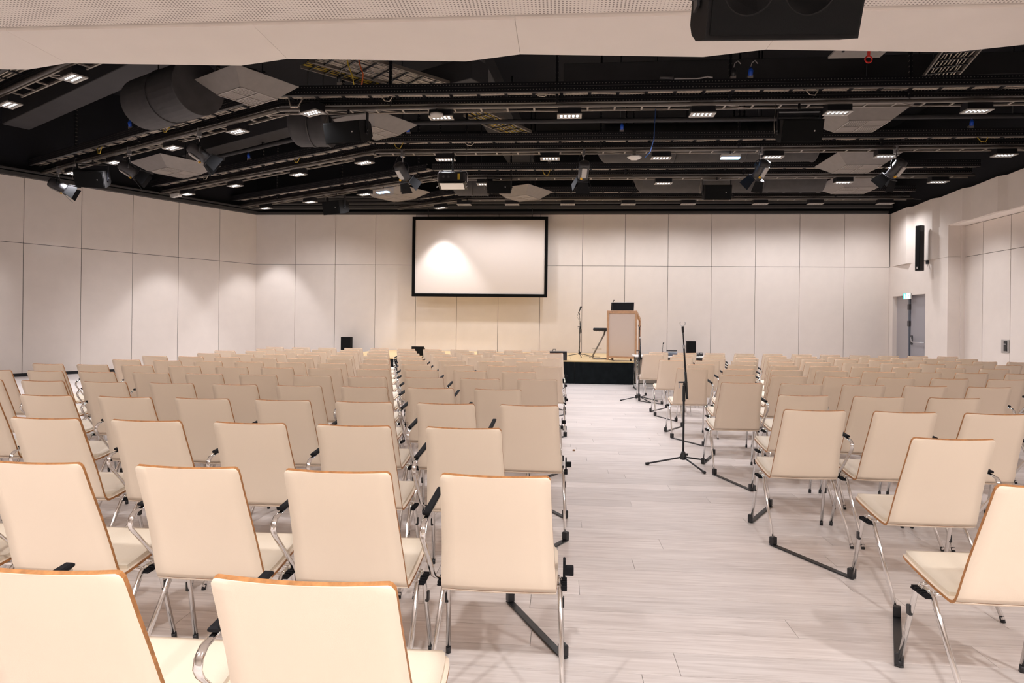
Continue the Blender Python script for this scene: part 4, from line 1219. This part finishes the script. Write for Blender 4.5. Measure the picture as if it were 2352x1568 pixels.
# sockets with plugs on the rails
def socket(px, Y, plug, label, z=None, size=1.0):
    t = empty('power_socket', (px[0], Y, px[1]))
    MB().b2((-.04, -.02, -.05), (.04, .05, .01), bevel=.005).build('box', MT['grille'], t)
    MB().tube([(0, -.01, 0), (0, -.03, .07), (0, -.02, .12)], [.034, .038, .022], 10).build('plug', MT[plug], t)
    MB().tube([(0, -.02, .12), (.02, -.01, .20), (.07, 0, .24), (.12, .02, .20)], .008, 6).build('cord', MT['grey'], t)
    return tag(t, label, 'socket', 'sockets with plugs along the rails')
for p_, rz_, plug, lab in (
    ((-7.001, 8.436), LROT, 'blueplug', 'blue plug in a socket at the upper left by the low ceiling'),
    ((-6.462, 11.366), LROT, 'blueplug', 'blue plug in a socket on the second bent rail, middle'),
    ((-8.759, 12.637), LROT, 'blueplug', 'blue plug in a socket on the second bent rail near the left wall'),
    ((-5.158, 13.876), LROT, 'blueplug', 'blue plug in a socket below the loudspeaker at the bend'),
    ((-7.530, 15.188), LROT, 'blueplug', 'blue plug in a socket on the third bent rail'),
    ((2.901, 10.450), 0, 'blueplug', 'blue plug in a socket on the first full rail, right'),
    ((1.166, 13.200), 0, 'blueplug', 'blue plug in a socket above the second full rail'),
    ((-0.322, 15.600), 0, 'blueplug', 'blue plug in a socket above the third full rail'),
    ((-3.169, 13.200), 0, 'blueplug', 'blue plug in a socket by the diffuser at the bend'),
    ((7.825, 13.200), 0, 'blueplug', 'blue plug in a socket at the far right'),
    ((-3.662, 10.450), 0, 'plastic', 'black plug in a socket at the left end of the first full rail'),
    ((2.641, 10.450), 0, 'plastic', 'black plug in a socket left of the right blue plug')):
    socket((p_[0], 5.31), p_[1], plug, lab)
# loose cables
def loose(name, pts, r_, m, label):
    return tag(MB().tube(pts, r_, 6).build(name, MT[m]), label, 'cable')
A_ = (1.505, 4.844); B_ = (1.476, 4.447); C_ = (1.403, 4.203); D_ = (1.314, 4.092)
loose('hanging_cable', [(A_[0], 10.87, 4.95), (B_[0], 10.8, B_[1]), (C_[0], 10.7, C_[1]), (D_[0], 10.6, D_[1])], .008, 'bluec', 'thin blue cable hanging down from the first full rail')
A_ = (-3.510, 5.582); B_ = (-3.435, 5.403); C_ = (-3.411, 5.190)
loose('hanging_cable', [(A_[0] - .1, 10.42, A_[1] + .5), (A_[0], 10.42, A_[1]), (B_[0], 10.42, B_[1]), (C_[0], 10.42, 5.255)], .010, 'yellow', 'yellow cable dropping to the first full rail at left')
A_ = (-3.322, 5.607); B_ = (-3.262, 5.435); C_ = (-3.281, 5.251)
loose('hanging_cable', [(A_[0] - .1, 10.42, A_[1] + .5), (A_[0], 10.42, A_[1]), (B_[0], 10.42, B_[1]), (C_[0], 10.42, 5.255)], .012, 'orange', 'orange cable dropping to the first full rail at left')
A_ = (-4.555, 5.039); B_ = (-4.480, 4.916); C_ = (-4.362, 4.921); D_ = (-4.268, 5.063)
loose('hanging_cable', [(A_[0], 10.5, 5.14), (B_[0], 10.45, B_[1]), (C_[0], 10.45, C_[1]), (D_[0], 10.5, 5.14)], .011, 'cable', 'pale cable sagging in a loop at the bend of the first full rail')
A_ = (1.732, 5.199); B_ = (2.074, 5.180); C_ = (2.241, 5.218); D_ = (2.321, 5.285)
loose('hanging_cable', [(A_[0], 10.42, 5.275), (B_[0], 10.42, 5.27), (C_[0], 10.42, 5.30), (D_[0], 10.42, D_[1])], .014, 'grey', 'thick grey cable with a connector above the first full rail')
A_ = (1.543, 5.202)
t = tag(MB().tube([(A_[0] - .04, 10.42, 5.30), (A_[0] + .17, 10.42, 5.30)], [.03, .045], 10).build('cable_connector', MT['lampgrey']), 'dark round cable connector on the thick grey cable', 'connector')
A_ = (4.210, 5.169)
m = MB(); 
m.tube([(A_[0] + .045 * math.cos(q * PI / 6), 9.4, A_[1] - .05 + .045 * math.sin(q * PI / 6)) for q in range(13)], .012, 6)
m.tube([(A_[0], 9.4, A_[1]), (A_[0] + .005, 9.4, A_[1] + .10)], .02, 6)
tag(m.build('lifting_hook', MT['red']), 'red lifting hook under a grey plate at the upper right', 'hook')
t = empty('anchor_plate', (A_[0] - .05, 9.5, A_[1] + .11))
MB().b2((-.36, -.15, 0), (.36, .25, .03), bevel=.004).build('plate', MT['sheet'], t)
for sx in (-1, 1):
    MB().lathe([(.02, -.012), (.02, 0)], 8, c=(sx * .25, 0, 0)).build('bolt', MT['rail'], t)
MB().tube([(0, .1, .03), (0, .1, VOID - A_[1] - .11)], .03, 8).build('rod', MT['rail'], t)
tag(t, 'grey anchor plate holding the red hook at the upper right', 'plate')
# small red alarm device at the top of the right wall
A_ = (10.056, 5.071)
tag(MB().lathe([(.05, -.03), (.07, 0), (.05, .03)], 12, c=(0, 0, 0)).build('alarm_beacon', MT['red'], None, (A_[0], 19.6, A_[1])), 'small red alarm beacon above the back right corner', 'alarm')
# cables lying on the stage
loose('stage_cable', [(1.9, 15.75, ST + .006), (1.6, 15.85, ST + .006), (1.3, 15.8, ST + .006), (1.15, 16.3, ST + .006), (.9, 16.9, ST + .006), (.75, 17.3, ST + .006)], .006, 'plastic', 'thin black cable lying on the stage below the lectern')

# short cable loops and spare plugs clipped along the rails
def cable_loop(p, rz, m, r_, label, z=5.13):
    t = empty('cable_loop', (p[0], p[1], z), rz)
    pts = [(-.10, -.06, .02), (-.09, -.10, -.03), (-.04, -.11, -r_), (.04, -.11, -r_ * 1.1), (.09, -.10, -.03), (.10, -.06, .02)]
    MB().tube(pts, .008, 6).build('cable', MT[m], t)
    MB().b2((-.12, -.08, .0), (-.07, -.02, .05), bevel=.004).build('cable_clip', MT['rail'], t)
    MB().b2((.07, -.08, .0), (.12, -.02, .05), bevel=.004).build('cable_clip', MT['rail'], t)
    return tag(t, label, 'cable loop', 'short cable loops hanging from the rails')
for p, rz, m, r_, lab in (
    ((-2.888, 10.630), 0, 'cable', .10, 'pale short cable loop, first full rail, left'),
    ((-0.351, 10.630), 0, 'cable', .06, 'pale short cable loop, first full rail, middle'),
    ((3.873, 10.630), 0, 'cable', .10, 'pale short cable loop above the right hanging loudspeaker'),
    ((-3.394, 13.380), 0, 'yellow', .12, 'yellow cable loop, second full rail, left end'),
    ((-1.914, 13.380), 0, 'cable', .08, 'pale short cable loop, second full rail, by the floodlight'),
    ((8.097, 13.380), 0, 'yellow', .10, 'yellow cable loop, second full rail, far right'),
    ((-0.396, 15.780), 0, 'yellow', .14, 'yellow cable loop, third full rail, middle'),
    ((6.999, 15.780), 0, 'yellow', .08, 'yellow cable loop, third full rail, right'),
    ((-7.656, 12.232), LROT, 'yellow', .08, 'yellow cable loop, second bent rail'),
    ((-9.948, 13.500), LROT, 'yellow', .14, 'yellow cable loop, second bent rail, near the wall'),
    ((-5.994, 14.544), LROT, 'yellow', .10, 'yellow cable loop, third bent rail'),
    ((-6.377, 8.297), LROT, 'red', .06, 'red cable loop, nearest bent rail'),
    ((-9.142, 16.285), LROT, 'cable', .10, 'pale short cable loop, third bent rail')):
    cable_loop(p, rz, m, r_, lab)
